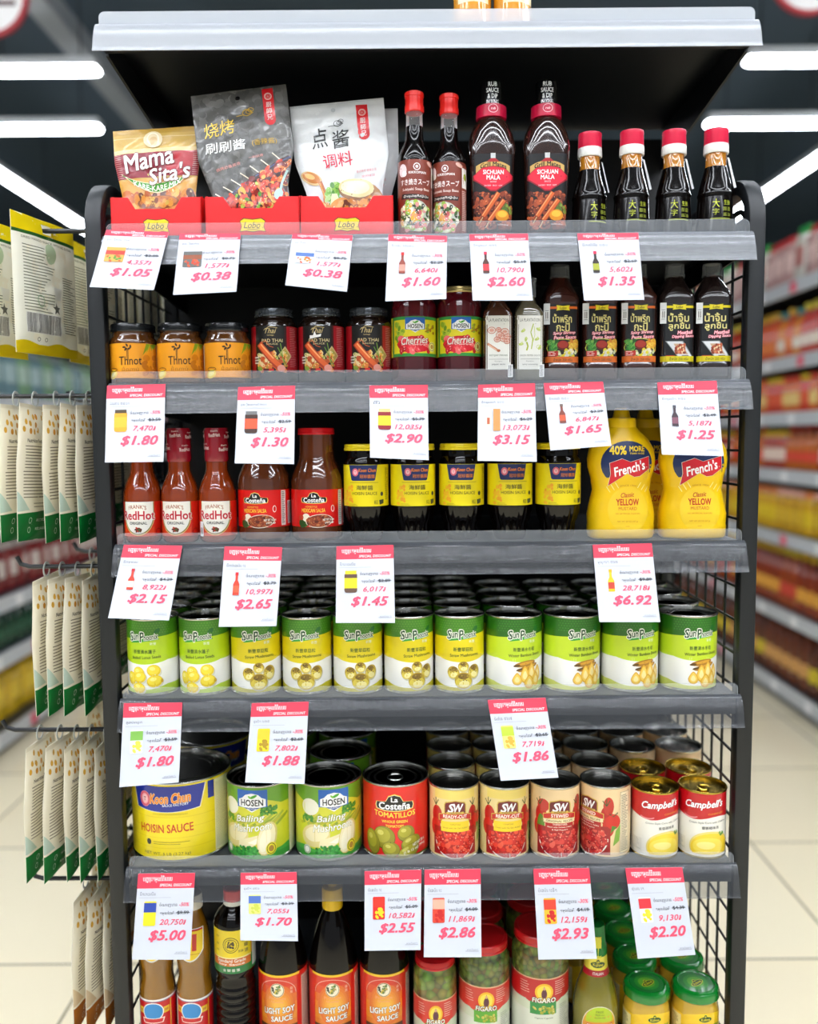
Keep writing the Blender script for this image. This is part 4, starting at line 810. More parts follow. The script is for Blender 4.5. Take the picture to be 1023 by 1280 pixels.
def thai(kind):
    t = thing('sauce_bottle', '', 'sauce bottle')
    rg = [(0, .0225, .0225, 5), (.002, .025, .025, 5), (.006, .0262, .0262, 5), (.026, .0262, .0262, 5), (.028, .0255, .0255, 5), (.113, .0255, .0255, 5), (.115, .0262, .0262, 5), (.124, .0262, .0262, 4.5), (.129, .0245, .0245, 3.4), (.142, .018, .018, 2.4), (.150, .0138, .0138, 2), (.155, .0132, .0132, 2)]
    MB().loft(rg).build('bottle', glass('#3d1d16' if kind == 's' else '#241a18', 'shrimp_brown' if kind == 's' else 'meatball_dark'), t)
    MB().lathe([(0, .153), (.0148, .153), (.0148, .156), (.014, .157), (.014, .168), (.0132, .172), (0, .172)], 48, flute=16, fl=.02).build('cap', clear('shrink_wrapped_cap', '#85898c', .4, .15), t)
    a = Art(); c = '#e0702a' if kind == 's' else '#dccb1c'
    a.rect(-25, 28, 25, 112.5, '#16181a'); a.rect(-24, 105.5, 24, 109, c); a.poly([(-10, 111), (0, 109.6), (10, 111), (8.6, 107), (10, 103), (0, 104.4), (-10, 103), (-8.6, 107)], '#e3d32a'); a.T('Lobo', 0, 107, 10, 3.6, '#201808', .02, .2)
    l1, l2 = ('น้ำพริก', 'กะปิ') if kind == 's' else ('น้ำจิ้ม', 'ลูกชิ้น')
    a.T(l1, -1, 92, 28 if kind == 's' else 31, 13, '#e6d98a', .02); a.T(l2, 0, 79, 20 if kind == 's' else 32, 13, '#e6d98a', .02)
    e1, e2 = ('Spicy Shrimp', 'Paste Sauce') if kind == 's' else ('Meatball', 'Dipping Sauce')
    a.T(e1, 2 if kind == 's' else 9, 70.4, 33 if kind == 's' else 23, 5.2, '#f4d6dc', .02, .2, 3, 0, ('#d81e46', .06)); a.T(e2, 3 if kind == 's' else 6, 64.4, 33, 5.2, '#f4d6dc', .02, .2, 3, 0, ('#d81e46', .06))
    if kind == 's':
        a.ell(0, 49, 23.5, 13.5, '#c9d24a'); a.ell(0, 49, 22.5, 12.5, '#2a2416'); a.blobs(-21, 44, -8, 60, 44, ['#2f7a2a', '#4d9a3a', '#1f5a1e', '#7ab04a'], 3, 4); a.blobs(9, 44, 22, 60, 40, ['#e3a82a', '#f0cf4a', '#d9862a'], 3, 5)
        a.ell(0, 53, 9, 7, '#6d1a12'); a.ell(0, 54, 7.6, 5.2, '#a93424'); a.blobs(-8, 36, 20, 46, 34, ['#efe6c8', '#e3d32a', '#c9d28a', '#d9d6c8'], 2.8, 7); a.rect(-22, 37, -7, 44.5, '#c2302a'); a.lines(-21, 43.5, -8, 3, 2.4, '#f4d6cc', .9)
    else:
        a.poly([(-20, 58), (6, 58), (24, 30), (2, 30)], '#8a8f90'); a.poly([(-18, 57), (5, 57), (22.5, 31), (2.6, 31)], '#d9dadb'); a.poly([(-8, 54), (4, 54), (14, 38), (0, 40)], '#c9a888'); a.ell(2, 46, 8, 7, '#b86a4a'); a.blobs(-5, 40, 9, 54, 34, ['#d9845a', '#c25a3a', '#efd0a0', '#8a3a22'], 2.4, 6)
        a.poly([(4, 37), (14, 37), (18, 32), (8, 31.6)], '#4a1f1c'); a.rect(-19, 29.5, -6, 37, '#c2302a'); a.lines(-18, 36, -7, 3, 2.4, '#f4d6cc', .9); a.poly([(-5, 35), (-1, 31), (4, 30), (-4, 29)], '#e3c43a')
    a.rect(-25, 28, 25, 36.5, c) if kind == 's' else a.rect(-25, 28, 25, 36, c)
    a.T('น้ำหนัก 250 กรัม', 0, 32.2, 28, 4.6, '#2a2412', .006)
    a.build('label', front(rg), t, vstep=3)
    b = Art().rect(0, 0, 9, 30, '#dcdddd').rect(2, 6, 7, 20, '#8a8d90'); b.barcode(1.5, 7, 7.5, 19)
    b.build('price_sticker', lambda u, v, o: (-.0285 + u, -.0262 - o - .0005 + (.0045 - u) * .4 if u < .0045 else -.0267 - o, .083 + v), t, PAPER)
    return t
t = thai('s'); row(t, [(.2265, 1.332, Z3, .04), (.2840, 1.332, Z3, .02), (.3415, 1.332, Z3, .0)], ['spicy shrimp paste sauce bottle, %s' % s for s in ('beside the white-labelled square bottle', 'in the middle of the three', 'beside the yellow-striped meatball sauce')], 'shrimp paste sauce bottles')
t = thai('m'); row(t, [(.3970, 1.332, Z3, .03), (.4530, 1.332, Z3, -.06)], ['dark meatball sauce bottle beside the shrimp paste sauce', 'dark meatball sauce bottle beside the right mesh panel'], 'meatball sauce bottles')
# --- fourth shelf
t = thing('hot_sauce_bottle', '', 'sauce bottle')
pr = [(0, .002), (.024, 0), (.0272, .004), (.0278, .009), (.0278, .068), (.0272, .076), (.0235, .088), (.0185, .099), (.0163, .106), (.0160, .122)]
MB().lathe(pr).build('bottle', glass('#8a3208', 'cayenne'), t)
sp = [(0, .119), (.0172, .119), (.0185, .124), (.0178, .136), (.0185, .142), (.0178, .150), (.0182, .164), (.017, .1685), (0, .169)]
MB().lathe(sp, 44).build('cap_seal', pbr('red_shrink_film', '#8e0e20', .22, coat=.8), t)
a = Art()
for x, y in ((0, 158), (-17, 139), (15, 137), (24, 156), (-26, 157)): a.T('RedHot', x, y, 17, 5.5, '#e6c6c4', .02, 0, 4); a.T('Frank’s', x, y + 6, 10, 2.4, '#e6c6c4', .01, 0, 4)
a.build('seal_print', cyl(prof_r(sp[1:])), t, vstep=3)
a = Art(); band(.0278, 10, 61, '#d8260f', a); a.curve_band(-30, 30, lambda x: 10, lambda x: 18 + .01 * x * x, '#e0451a'); a.rect(24, 10, 87, 61, '#c9200f')
a.ring(0, 44, 25, 33, 1.2, '#e0c078', 28, 180, 360); a.ell(0, 44, 24, 31.5, '#8a7a3a', 0, 26, 180, 360); a.ell(0, 44, 22.6, 30, '#f0ece0', 0, 26, 180, 360); a.rect(-22.6, 44, 22.6, 61, '#f0ece0'); a.rect(-24, 44, -22.6, 61, '#8a7a3a'); a.rect(22.6, 44, 24, 61, '#8a7a3a')
a.T("FRANK'S", -1, 54, 27, 6, '#a9542a', .012, 0, 0, -.012); a.T('RedHot', 0, 41, 50, 13.5, '#c2182a', .03, 0, 0, 0, ('#f4efe6', .03)); a.T('ORIGINAL', 0, 29.5, 26, 4.4, '#3a3a34', .02)
a.ell(0, 20, 4, 3, '#7a2a1a', 30); a.ell(2, 19, 3, 2, '#3f6a2a', -20); a.blobs(-5, 16, 5, 23, 8, ['#c23a1c', '#5a1a10'], 1.6, 4)
a.ring(31, 16, 5, 5, .8, '#7a120c'); a.build('label', cyl(.0278), t)
b = Art().rect(0, 0, 8, 22, '#e9e9ea').barcode(1, 2, 7, 14); bo = b.build('barcode_sticker', cyl(.0290), None, PAPER)
row(t, [(-.3985, 1.315, Z4, .0), (-.3425, 1.315, Z4, -.05), (-.2865, 1.315, Z4, .05)], ['red hot sauce bottle beside the left post', 'red hot sauce bottle in the middle of the three', 'red hot sauce bottle with a white barcode sticker, beside the salsa jars'], 'red hot sauce bottles')
bo.location = (-.2865, 1.315, Z4 + .009); bo.rotation_euler.z = -.9; bo['label'] = 'white barcode sticker on the hot sauce bottle next to the salsa'; bo['category'] = 'sticker'
t = thing('salsa_jar', '', 'jar')
pr = [(0, .002), (.033, 0), (.0378, .005), (.0388, .012), (.0388, .088), (.037, .098), (.032, .110), (.0275, .120), (.0262, .130), (.0258, .156), (.0258, .160)]
MB().lathe(pr).build('jar', glass('#5e2c12', 'salsa_brown'), t); jarlid(.0278, .1575, .1675, plastic('#d3131a', 'lid_red', .25), t)
a = Art(); band(.0389, 22, 77, '#e0140f', a)
costena_logo(a, -2, 62, 40); a.T('HOMESTYLE', -6, 52, 18, 3, '#f0a83a', .03); a.T('MEXICAN SALSA', -3, 46.5, 36, 6, '#f6c23a', .035)
a.ring(27, 49, 3, 5, 1, '#f4e6dc'); a.ell(-17, 30, 8, 8, '#3f6a1e', 30); a.ell(-20, 28, 6, 7, '#2a4a14'); a.ell(-14, 36, 6, 6, '#f0e6d0'); a.ell(-22, 36, 4, 4, '#c23a1c')
a.ell(6, 31, 21, 10, '#e9d9c4', 4); a.ell(6, 31, 19.5, 9, '#7a2c14', 4); a.blobs(-12, 24, 24, 39, 90, ['#a34a24', '#5a1c0c', '#b86a3a', '#8a3a1c'], 2.6, 6, '#d99a6a', lambda x, y: ((x - 6) / 19) ** 2 + ((y - 31) / 8.6) ** 2 < 1)
a.T('NET WT 16.7 oz', 20, 33, 18, 3.4, '#f4ede0', .035, 0, 3); a.T('(475 g)', 21, 28.4, 14, 3.2, '#f4ede0', .035, 0, 3)
a.rect(38, 24, 47, 76, '#e6e2da'); a.lines(39, 74, 46, 24, 2, '#3a3430', .8); a.barcode(52, 26, 72, 60); a.build('label', cyl(.0389), t)
row(t, [(-.2185, 1.326, Z4, -.15), (-.1385, 1.326, Z4, .02)], ['mexican salsa jar with a red label, beside the hot sauce', 'mexican salsa jar with a red label, beside the hoisin jars'], 'mexican salsa jars')
t = thing('hoisin_jar', '', 'jar')
N_ = 88; prof = [(0, .002, 0), (.021, 0, 0), (.0225, .002, .02), (.0245, .014, .03), (.0262, .026, .03), (.0285, .029, .02), (.0315, .040, .025), (.0330, .048, .01), (.0335, .051, 0), (.0335, .114, 0), (.0325, .119, 0), (.0295, .124, 0), (.0298, .128, 0), (.0295, .136, 0)]
rs = [[(max(r, 1e-5) * (1 + f_ * cos(22 * 2 * pi * j / N_)) * cos(2 * pi * j / N_), max(r, 1e-5) * (1 + f_ * cos(22 * 2 * pi * j / N_)) * sin(2 * pi * j / N_), z) for j in range(N_)] for r, z, f_ in prof]
MB().rings(rs).build('jar', pbr('hoisin_dark', '#060302', .12, coat=.2, spec=.3), t); jarlid(.0325, .1335, .143, plastic('#e6cf18', 'lid_yellow', .35), t, knurl=20)
a = Art(); band(.0335, 52, 113, '#f0dc12', a); a.poly([(-26, 112.6), (19, 112.6), (15, 91), (13, 89.5), (-20, 89.5), (-22, 91)], '#1d2b63')
kc_seal(a, -15, 102, 5); a.T('Koon Chun', 3, 105, 26, 5.4, '#f0871c', .03, .2); a.T('冠珍醬園', 3, 96, 22, 5.4, '#f08a2a', .03); a.rect(-24, 86.6, 20, 87.2, '#9a8a20')
a.T('海鮮醬', -1, 79.5, 25, 7, '#5a5320', .02); a.T('HOISIN SAUCE', -1, 71, 38, 4.6, '#7a6a1c', .012); a.blobs(-32, 54, -20, 84, 22, ['#f2a82a', '#f4c02a'], 3, 6)
a.ell(26, 70, 2.6, 3.2, '#2a2f3a'); a.poly([(22, 54), (29, 56), (29.5, 62), (21, 61)], '#3a4430'); a.T('純正', 16, 58, 6, 6, '#5a5320', .01); a.lines(-26, 55.5, -8, 2, 1.8, '#8a7a20', .4); a.lines(33, 108, 40, 24, 2, '#5a5320', .7); a.build('label', cyl(.0335), t)
row(t, [(-.0638, 1.318, Z4, .0), (.0062, 1.318, Z4, .22), (.0790, 1.318, Z4, .03), (.1515, 1.318, Z4, .1), (.2235, 1.318, Z4, .2)], ['black hoisin jar with a yellow label, %s of five from the salsa' % o for o in ORD[:5]], 'hoisin sauce jars')
t = thing('mustard_bottle', '', 'mustard bottle', group='mustard bottles')
rg = [(0, .044, .027, 2.8), (.002, .047, .030, 2.8), (.006, .0485, .0315, 2.8), (.018, .0492, .032, 2.8), (.021, .0484, .0314, 2.8), (.036, .0495, .032, 2.7), (.050, .0470, .0305, 2.6), (.072, .0420, .0275, 2.5), (.090, .0445, .029, 2.5), (.106, .0490, .031, 2.5), (.118, .0500, .0315, 2.4), (.132, .0480, .0305, 2.4), (.146, .040, .027, 2.3), (.158, .028, .023, 2.1), (.165, .022, .021, 2)]
YEL = plastic('#f3c60a', 'mustard_yellow', .3)
MB().loft(rg).build('bottle', YEL, t)
MB().lathe([(0, .163), (.0208, .163), (.0214, .165), (.0214, .176), (.0205, .178), (.0135, .179), (.0125, .182), (.0105, .191), (.009, .1935), (0, .1935)], 44).build('cap', YEL, t)
a = Art(); a.ell(2, 112, 38, 33, '#13295a', 0, 32); a.curve_band(-40, 46, lambda x: 76, lambda x: 99 + .30 * x, '#f3c60a')
a.ell(4, 44, 30, 34, '#f5cd2a', 0, 26)
a.T('40%', -12, 131.5, 25, 13.5, '#f6d21c', .035); a.T('MORE', 16, 133.5, 23, 8.4, '#f6d21c', .035); a.T('THAN 14 OZ', 16, 126.6, 22, 2.6, '#f6d21c', .02)
fl = [(-23, 112), (-6, 118), (6, 113.5), (33, 121), (34, 104), (20, 94), (12, 93), (2, 98), (-24, 81), (-21, 97)]
a.poly([(x * 1.06 + -.2, (y - 103) * 1.1 + 103) for x, y in fl], '#f0e0d0'); a.poly([(x * 1.04, (y - 103) * 1.06 + 103) for x, y in fl], '#b3121f'); a.poly([(x, y) for x, y in fl], '#d5182a')
a.T("French's", 5, 105, 47, 15, '#ffffff', .03, .15, 14, 0); a.T('SINCE 1904', 4, 80, 24, 2.6, '#c98a1a', .006, 0, 0, -.008)
for s in (-1, 1):
    for k in range(3): a.line([(4 + s * (14 + 6 * k), 76 - 3 * k), (4 + s * (19 + 6 * k), 84 - 3 * k)], 1, '#f9ec9a')
a.T('Classic', 3, 66, 20, 7, '#c9541a', .02, .35, 4); a.T('YELLOW', 3, 55.5, 34, 10, '#c9401c', .035); a.T('MUSTARD', 3, 46, 27, 4.8, '#d0762a', .01); a.T('NO ARTIFICIAL FLAVORS', 3, 38.6, 36, 2.2, '#d0861c', .004); a.T('NET WT 20 OZ (567 g)', 3, 27, 30, 2.8, '#cf8a24', .006); a.rect(0, 19.8, 6, 20.3, '#cf8a24')
a.build('label', front(rg), t, vstep=3)
row(t, [(.3170, 1.3155, Z4, .02), (.4240, 1.3155, Z4, -.02), (.3720, 1.388, Z4, .05)], ['large yellow mustard bottle beside the hoisin jars', 'large yellow mustard bottle beside the right post', 'yellow mustard bottle standing behind the gap between the front two'])
# --- bottom shelf
MUST = pbr('brown_bean_paste', '#8a5c10', .14, coat=1.)
t = thing('bean_paste_bottle', '', 'sauce bottle')
pr = [(0, .003), (.024, 0), (.0272, .004), (.0276, .010), (.0276, .108), (.0268, .118), (.0240, .132), (.0245, .142), (.0268, .158), (.0270, .168), (.0262, .184), (.0225, .208), (.0172, .226), (.0140, .236), (.0136, .242)]
MB().lathe(pr).build('bottle', MUST, t)
MB().lathe([(0, .240), (.0150, .240), (.0156, .242), (.0152, .258), (.0140, .2615), (0, .262)], 56, flute=14, fl=.012).build('cap', pbr('milky_cap', '#d9d6cc', .35), t)
a = Art(); a.curve_band(-22, 22, lambda x: 164 + .075 * x * x * .5, lambda x: 214, '#f1ede4'); a.curve_band(-20.5, 20.5, lambda x: 166.5 + .075 * x * x * .5, lambda x: 212, '#f2d01a'); a.curve_band(-20.5, 20.5, lambda x: 210.5, lambda x: 213, '#c9251a')
a.T('1', 7, 194, 8, 26, '#c9251a', .05, 0); a.T('สูตร', -8, 200, 14, 7, '#7a5a1a', .01); a.T('No', -7, 188, 10, 8, '#7a5a1a', .01); a.rect(-16, 176, 16, 177, '#c98a1a'); a.build('shoulder_label', cyl(prof_r(pr)), t, vstep=4)
a = Art(); band(.0277, 20, 104, '#c8141c', a); a.rect(-87, 101, 87, 104, '#f0e9e2'); a.rect(-87, 99.5, 87, 101, '#7a6a8a'); a.rect(-34, 20, -27.5, 100, '#f0e9e2'); a.rect(27.5, 20, 29, 100, '#e6b92a')
for s in (-1, 1): a.rect(s * 21 - 5, 80, s * 21 + 5, 90, '#e6c02a'); a.rect(s * 21 - 3, 83, s * 21 + 3, 87, '#c98a2a')
a.ell(0, 84, 16.5, 15, '#f4f0ea', 0, 26); a.ell(0, 84, 15, 13.5, '#2a86c8', 0, 26)
a.poly([(-18, 74), (18, 74), (15, 66), (-15, 66)], '#f4e9e0'); a.poly([(-16, 73), (16, 73), (14, 67), (-14, 67)], '#c8141c'); a.T('เต้าเจี้ยว', 0, 52, 34, 14, '#f4f0ea', .02); a.T('SOY BEAN PASTE', 0, 38, 38, 4.6, '#f6d21c', .02); a.build('label', cyl(.0277), t)
row(t, [(-.4020, 1.3175, Z7, .0), (-.3430, 1.3175, Z7, .0)], ['brown bean paste bottle under the $5.00 tag, beside the left post', 'brown bean paste bottle with a yellow 1 label on its shoulder'], 'bean paste bottles')
t = thing('soy_sauce_bottle', 'dark soy bottle with a yellow and green label and ribbed lower half', 'sauce bottle')
rib = [(0, .003), (.027, 0), (.030, .004)]
for i in range(9): z = .010 + i * .0125; rib += [(.0308, z), (.0308, z + .006), (.0288, z + .009), (.0288, z + .0105)]
rib += [(.0292, .126), (.0275, .131), (.0290, .136), (.0312, .141), (.0318, .145), (.0318, .216), (.030, .224), (.024, .234), (.0155, .243), (.0145, .247)]
MB().lathe(rib, 48).build('bottle', SOY, t, 50)
MB().lathe([(0, .245), (.0162, .245), (.0164, .252), (0, .252)], 40).build('cap_skirt', plastic('#e9e9e6', 'white'), t)
MB().lathe([(0, .2515), (.0158, .2515), (.016, .268), (.014, .270), (0, .270)], 40).build('cap', plastic('#d8201c', 'red'), t)
a = Art(); band(.0319, 146, 215, '#167a3a', a); a.rect(-36, 168, 34, 215, '#efd41a'); a.rect(-34, 158, 33, 171, '#d9722a'); a.curve_band(-34, 33, lambda x: 170, lambda x: 172, '#f4e9a0'); a.rect(36, 150, 100, 215, '#d9d9d4'); a.rect(33, 172, 36, 214, '#e0a02a')
a.ring(0, 192, 12.5, 12.5, 1, '#2a2418'); a.ring(0, 192, 9.5, 9.5, .8, '#2a2418'); a.blobs(-6, 187, 6, 197, 14, ['#3a3020', '#5a4a20'], 2.2, 5); a.T('YE', 0, 200, 5, 2.4, '#2a2418', .01)
for i, ch in enumerate('頭抽豉油'): a.T(ch, 20 if i < 2 else 24, 208 - i * 9, 6.4, 6.4, '#2a2c20', .02)
a.T('生抽', 15, 182, 8, 4, '#2a2c20', .01); a.T('Standard Grade', 0, 167, 46, 5.4, '#f6efe4', .02); a.T('Soy Sauce', 0, 161, 42, 4.4, '#f6efe4', .02); a.T('金 獅 醬 園', 0, 152, 26, 4.6, '#eef2e8', .02)
for y in (205, 193, 183): a.ell(-22, y, 3, 2, '#c9b01a')
a.build('label', cyl(.0319), t); t.location = (-.2790, 1.3205, Z7)
t = thing('soy_sauce_bottle', '', 'sauce bottle')
pr = [(0, .003), (.034, 0), (.038, .005), (.0386, .012), (.0386, .142), (.0375, .150), (.0335, .172), (.0270, .198), (.0205, .218), (.0150, .229), (.0138, .233)]
MB().lathe(pr, 48).build('bottle', SOY, t)
MB().lathe([(0, .231), (.0158, .231), (.0162, .233), (.0160, .262), (.0150, .264), (.0068, .2655), (.0062, .272), (.0045, .279), (0, .280)], 56, flute=14, fl=.008).build('cap', plastic('#e9be0a', 'amber_yellow', .35), t)
a = Art(); band(.0388, 12, 141, '#d8261a', a)
for i in range(9): a.rect(-31, 14 + i * 13.6, 31, 14 + (i + 1) * 13.6 + .1, ['#c9401a', '#d2521a', '#da641a', '#e27a1c', '#e88a20', '#e8801c', '#e46a1a', '#de4a1a', '#da341a'][i])
for i in range(7): a.ell(2, 92, 26 - i * 3, 34 - i * 4.4, ['#e06a1a', '#e4781c', '#e88620', '#ec9426', '#f0a22c', '#f2ae38', '#f4b844'][i], 0, 24)
a.curve_band(-36, 36, lambda x: 137.5, lambda x: 141.4, '#f2c41c'); a.ring(0, 110, 30, 24, 1, '#e9a89a', 20, 0, 180); a.rect(33, 14, 40, 134, '#d8261a'); a.rect(40, 14, 70, 132, '#c9b4a4').lines(42, 128, 68, 44, 2.6, '#6a4a40', .9)
a.ell(0, 117, 11, 11.5, '#efe6cc', 0, 24); a.ring(0, 117, 10.5, 11, 1, '#8a6a2a'); a.blobs(-8, 111, 8, 124, 22, ['#5a7a3a', '#d9c04a', '#3a3a2a', '#b5a05a'], 2.2, 7)
a.T('龍', 22, 119, 4.4, 4.4, '#f0b49a', .01); a.T('鳳', 22, 113, 4.4, 4.4, '#f0b49a', .01); a.T('Premium', 0, 104, 26, 5, '#f0a06a', .02); a.T('Quality', 0, 98, 20, 4, '#f0a06a', .02)
a.T('LIGHT SOY', 2, 84, 50, 10, '#f6f2ea', .035, .1, 6, 0, ('#4a1408', .03)); a.T('SAUCE', 6, 71, 34, 9, '#f6f2ea', .035, .1, 5, 0, ('#4a1408', .03)); a.rect(-31, 14, 31, 60, '#5a2a14')
a.build('label', cyl(.0388), t)
row(t, [(-.2055, 1.330, Z7, -.1), (-.1255, 1.330, Z7, .04), (-.0445, 1.330, Z7, .0)], ['light soy sauce bottle hanging back under the $1.70 tag', 'light soy sauce bottle whose whole yellow nozzle cap shows', 'light soy sauce bottle standing under the $2.55 tag'], 'light soy sauce bottles')
def figaro(R, H, cont, ltop, full, gk):
    t = thing('caper_jar', '', 'jar')
    pr = [(0, .003), (R * .86, 0), (R * .97, .004), (R, .010), (R, H * .80), (R * .97, H * .855), (R * .885, H * .89), (R * .87, H * .91), (R * .87, H * .93)]
    MB().lathe(pr, 48).build('jar', cont, t); jarlid(R * .93, H * .925, H, plastic('#c4161a', 'lid_red2', .3), t, 48)
    L = ltop; a = Art(); W = pi * R * 1000; k = R / .041
    band(R + .0002, 12, L, '#cfd8bc', a); sag = lambda x: .004 * x * x
    a.rect(-W, 12, W, L - 52, '#d9dccb'); a.rect(-W, L - 36, W, L - 1, '#d03a2c' if not full else '#c4181c'); a.rect(-W, L - 2, W, L, '#e3b08a'); a.curve_band(-34 * k, 36 * k, lambda x: L - 44 + .010 * x * x / k, lambda x: L - 20, '#d9301f' if not full else '#c4181c')
    a.rect(-20 * k, L - 58, 18 * k, L - 38, '#5aa52c' if not full else '#2a8a3f'); a.blobs(-14 * k, L - 56, 14 * k, L - 46, 14, ['#a8a82c', '#c2b84a', '#8a8a24'], 3.2 * k, 5, '#e6e09a')
    a.lines(-36 * k, L - 8, -18 * k, 5, 4, '#e8a89a', 1); a.lines(16 * k, L - 6, 38 * k, 7, 3.4, '#eebcae', .9)
    a.ell(0, L - 22, 13 * k, 14, '#f2b81c', 0, 24); a.ell(0, L - 22, 10 * k, 11, '#f6d84a', 0, 24); a.ell(0, L - 25, 4.4, 8, '#8a4a3a'); a.poly([(-3, L - 22), (0, L - 12), (4, L - 22), (2, L - 30), (-4, L - 30)], '#5a2a3a'); a.ell(0, L - 16, 2, 2.4, '#d9a07a')
    a.T('FIGARO', 0, L - 35, 34 * k, 8, '#f6f0e0', .03, .1, 0, 0, ('#2a1c14', .07))
    a.T(gk, 0, L - 64, 26 * k, 3, '#4a5a3a', .01); a.lines(24 * k, L - 46, 44 * k, 14, 3, '#8a9080', .8); a.barcode(46 * k, 20, 66 * k, 44); a.build('label', cyl(R + .0002), t)
    t.location.z = Z7; return t
CAP = pebbles('caper_brine', '#6f7a2c', '#2f3614', '#8f9640', 75)
CAP2 = pebbles('green_peppercorn_brine', '#66702a', '#262d10', '#828a3a', 110)
f1 = figaro(.0338, .160, CAP, 103, False, 'Capers'); f1.location = (.0355, 1.3185, Z7); f1['label'] = 'narrow red-lidded jar of green berries, beside the light soy sauce'
f2 = figaro(.0400, .1855, CAP2, 124, False, 'Green Pepper'); f2.location = (.1135, 1.325, Z7); f2['label'] = 'red-lidded berry jar between the narrow one and the widest one'
f3 = figaro(.0448, .199, CAP2, 137, True, 'Capers Capotes'); f3.location = (.2025, 1.3295, Z7); f3['label'] = 'widest red-lidded berry jar, beside the salad dressing bottle'
for s, o, xs, R in ((f1, 'narrow', .036, .0338), (f2, 'middle-sized', .114, .0400), (f3, 'widest', .2025, .0448)):
    s['group'] = 'red-lidded berry jars'
    for r in (1, 2): dup(s, (xs, s.location.y + (2 * R + .004) * r, Z7), .4 * r, 'red-lidded berry jar %s the %s one' % ('right behind' if r == 1 else 'second behind', o))
t = thing('dressing_bottle', 'olive green italian salad dressing bottle with a green cap', 'dressing bottle')
pr = [(0, .003), (.031, 0), (.0348, .005), (.0354, .012), (.0354, .072), (.0345, .082), (.0295, .104), (.0225, .124), (.0185, .136), (.0175, .150), (.0165, .160)]
MB().lathe(pr, 48).build('bottle', pbr('dressing_olive', '#7d741c', .14, coat=1., bump=.15, bscale=160), t)
GRN = plastic('#0c7a2c', 'green', .25)
MB().lathe([(0, .158), (.0172, .158), (.0175, .161), (.0168, .172), (.0148, .176), (.0135, .198), (.0125, .204), (0, .205)], 48, flute=18, fl=.008).build('cap', GRN, t)
def kuehne(a, x, y, k):
    a.ell(x, y, 10 * k, 4.4 * k, '#e3d42a', 0, 20); a.ell(x, y + 4.6 * k, 2.6 * k, 2.8 * k, '#e3d42a'); a.ell(x, y, 9.3 * k, 3.8 * k, '#14401c', 0, 20); a.ell(x, y + 4.4 * k, 2 * k, 2.2 * k, '#14401c'); a.ell(x, y + 3.8 * k, 1 * k, 1 * k, '#e3d42a'); a.T('Kühne', x, y, 13 * k, 3.8 * k, '#e3d42a', .02)
a = Art(); a.curve_band(-30, 30, lambda x: 129, lambda x: 158, '#efe04a'); a.curve_band(-30, 30, lambda x: 128, lambda x: 137, '#b8202c'); kuehne(a, 0, 146, 1.25); a.T('ITALIAN', 0, 132.5, 17, 3.8, '#f6e9e2', .025); a.rect(-5, 157, 5, 190, '#d9d42a'); a.build('neck_label', cyl(prof_r(pr[:-1] + [(.0152, .19)])), t, vstep=4)
a = Art(); a.ell(0, 52, 29, 36, '#f0ead0', 0, 30); a.ell(0, 52, 28, 35, '#e0a52c', 0, 30); a.ell(0, 66, 22, 21, '#b5cc1c', 0, 26); a.poly([(-27, 44), (27, 44), (27, 62), (0, 64), (-27, 62)], '#e0962c'); a.T('FREE', 0, 80, 12, 3.4, '#5f7a14', .015); a.T('FROM ALL', 0, 75.5, 14, 2.6, '#5f7a14', .015); a.T('GLUTEN FREE', 0, 71, 17, 2.2, '#5f7a14', .01)
a.T('ITALIAN', 0, 55, 40, 9, '#f6efe6', .03, 0, 0, 0, ('#b8202c', .08)); a.T('Dressing', 0, 42, 28, 6, '#7a3a14', .01, .2); a.build('label', cyl(prof_r(pr)), t, vstep=4); t.location = (.2895, 1.3225, Z7)
t = thing('dressing_jar', '', 'jar', group='green-lidded jars')
pr = [(0, .003), (.031, 0), (.0352, .005), (.0358, .012), (.0358, .070), (.0345, .080), (.0318, .087), (.0312, .095)]
MB().lathe(pr, 48).build('jar', pbr('mustard_cream', '#cfa632', .14, coat=1.), t)
MB().lathe([(0, .0925), (.0345, .0925), (.0362, .0945), (.0362, .103), (.0345, .1075), (.0315, .1095), (.029, .110), (.0275, .1085), (0, .1082)], 56).build('lid', pbr('lid_green', '#0a7a26', .2, coat=.7), t)
a = Art(); a.ell(0, 0, 26, 26, '#14702a', 0, 32); a.ell(0, 0, 19, 19, '#2a8a2c', 0, 30); a.ell(0, 0, 13, 13, '#58a02c', 0, 26); kuehne(a, 0, -3, 1.25); o = a.build('lid_print', lambda u, v, o: (u * cos(.5) - v * sin(.5), u * sin(.5) + v * cos(.5), .1084 + o), t, step=None)
a = Art(); band(.0358, 12, 72, '#f0c41c', a); a.curve_band(-34, 34, lambda x: 70, lambda x: 79 - .006 * x * x, '#f0c41c'); kuehne(a, 0, 70, 1.1); a.rect(-24, 30, 26, 58, '#f0e2a0'); a.rect(-24, 56.5, 26, 58, '#c9a83a'); a.T('Mustard', 0, 50, 36, 8, '#3a3a24', .01, .2); a.ell(22, 54, 7, 2.6, '#3f8a2c', 50); a.ell(16, 58, 5, 2, '#5aa02c', 20); a.T('medium hot', 0, 38, 30, 4, '#3a3a24', .01)
a.rect(-60, 14, -38, 70, '#efe0a0'); a.lines(-58, 66, -40, 20, 2.4, '#5a5a3a', .8); a.build('label', cyl(prof_r(pr)), t, vstep=4)
pl = []; lb = []
for c, (x, s) in enumerate(((.3690, 'the column beside the dressing'), (.4462, 'the column beside the mesh'))):
    for r in range(5): pl.append((x - (.0004 * r if c == 0 else -.001 * r), 1.318 + .0738 * r, Z7, rnd.uniform(-.3, .2))); lb.append('green-lidded jar %s, %s' % (['at the front', 'just behind the front one', 'third from the front', 'fourth from the front', 'at the very back'][r], s))
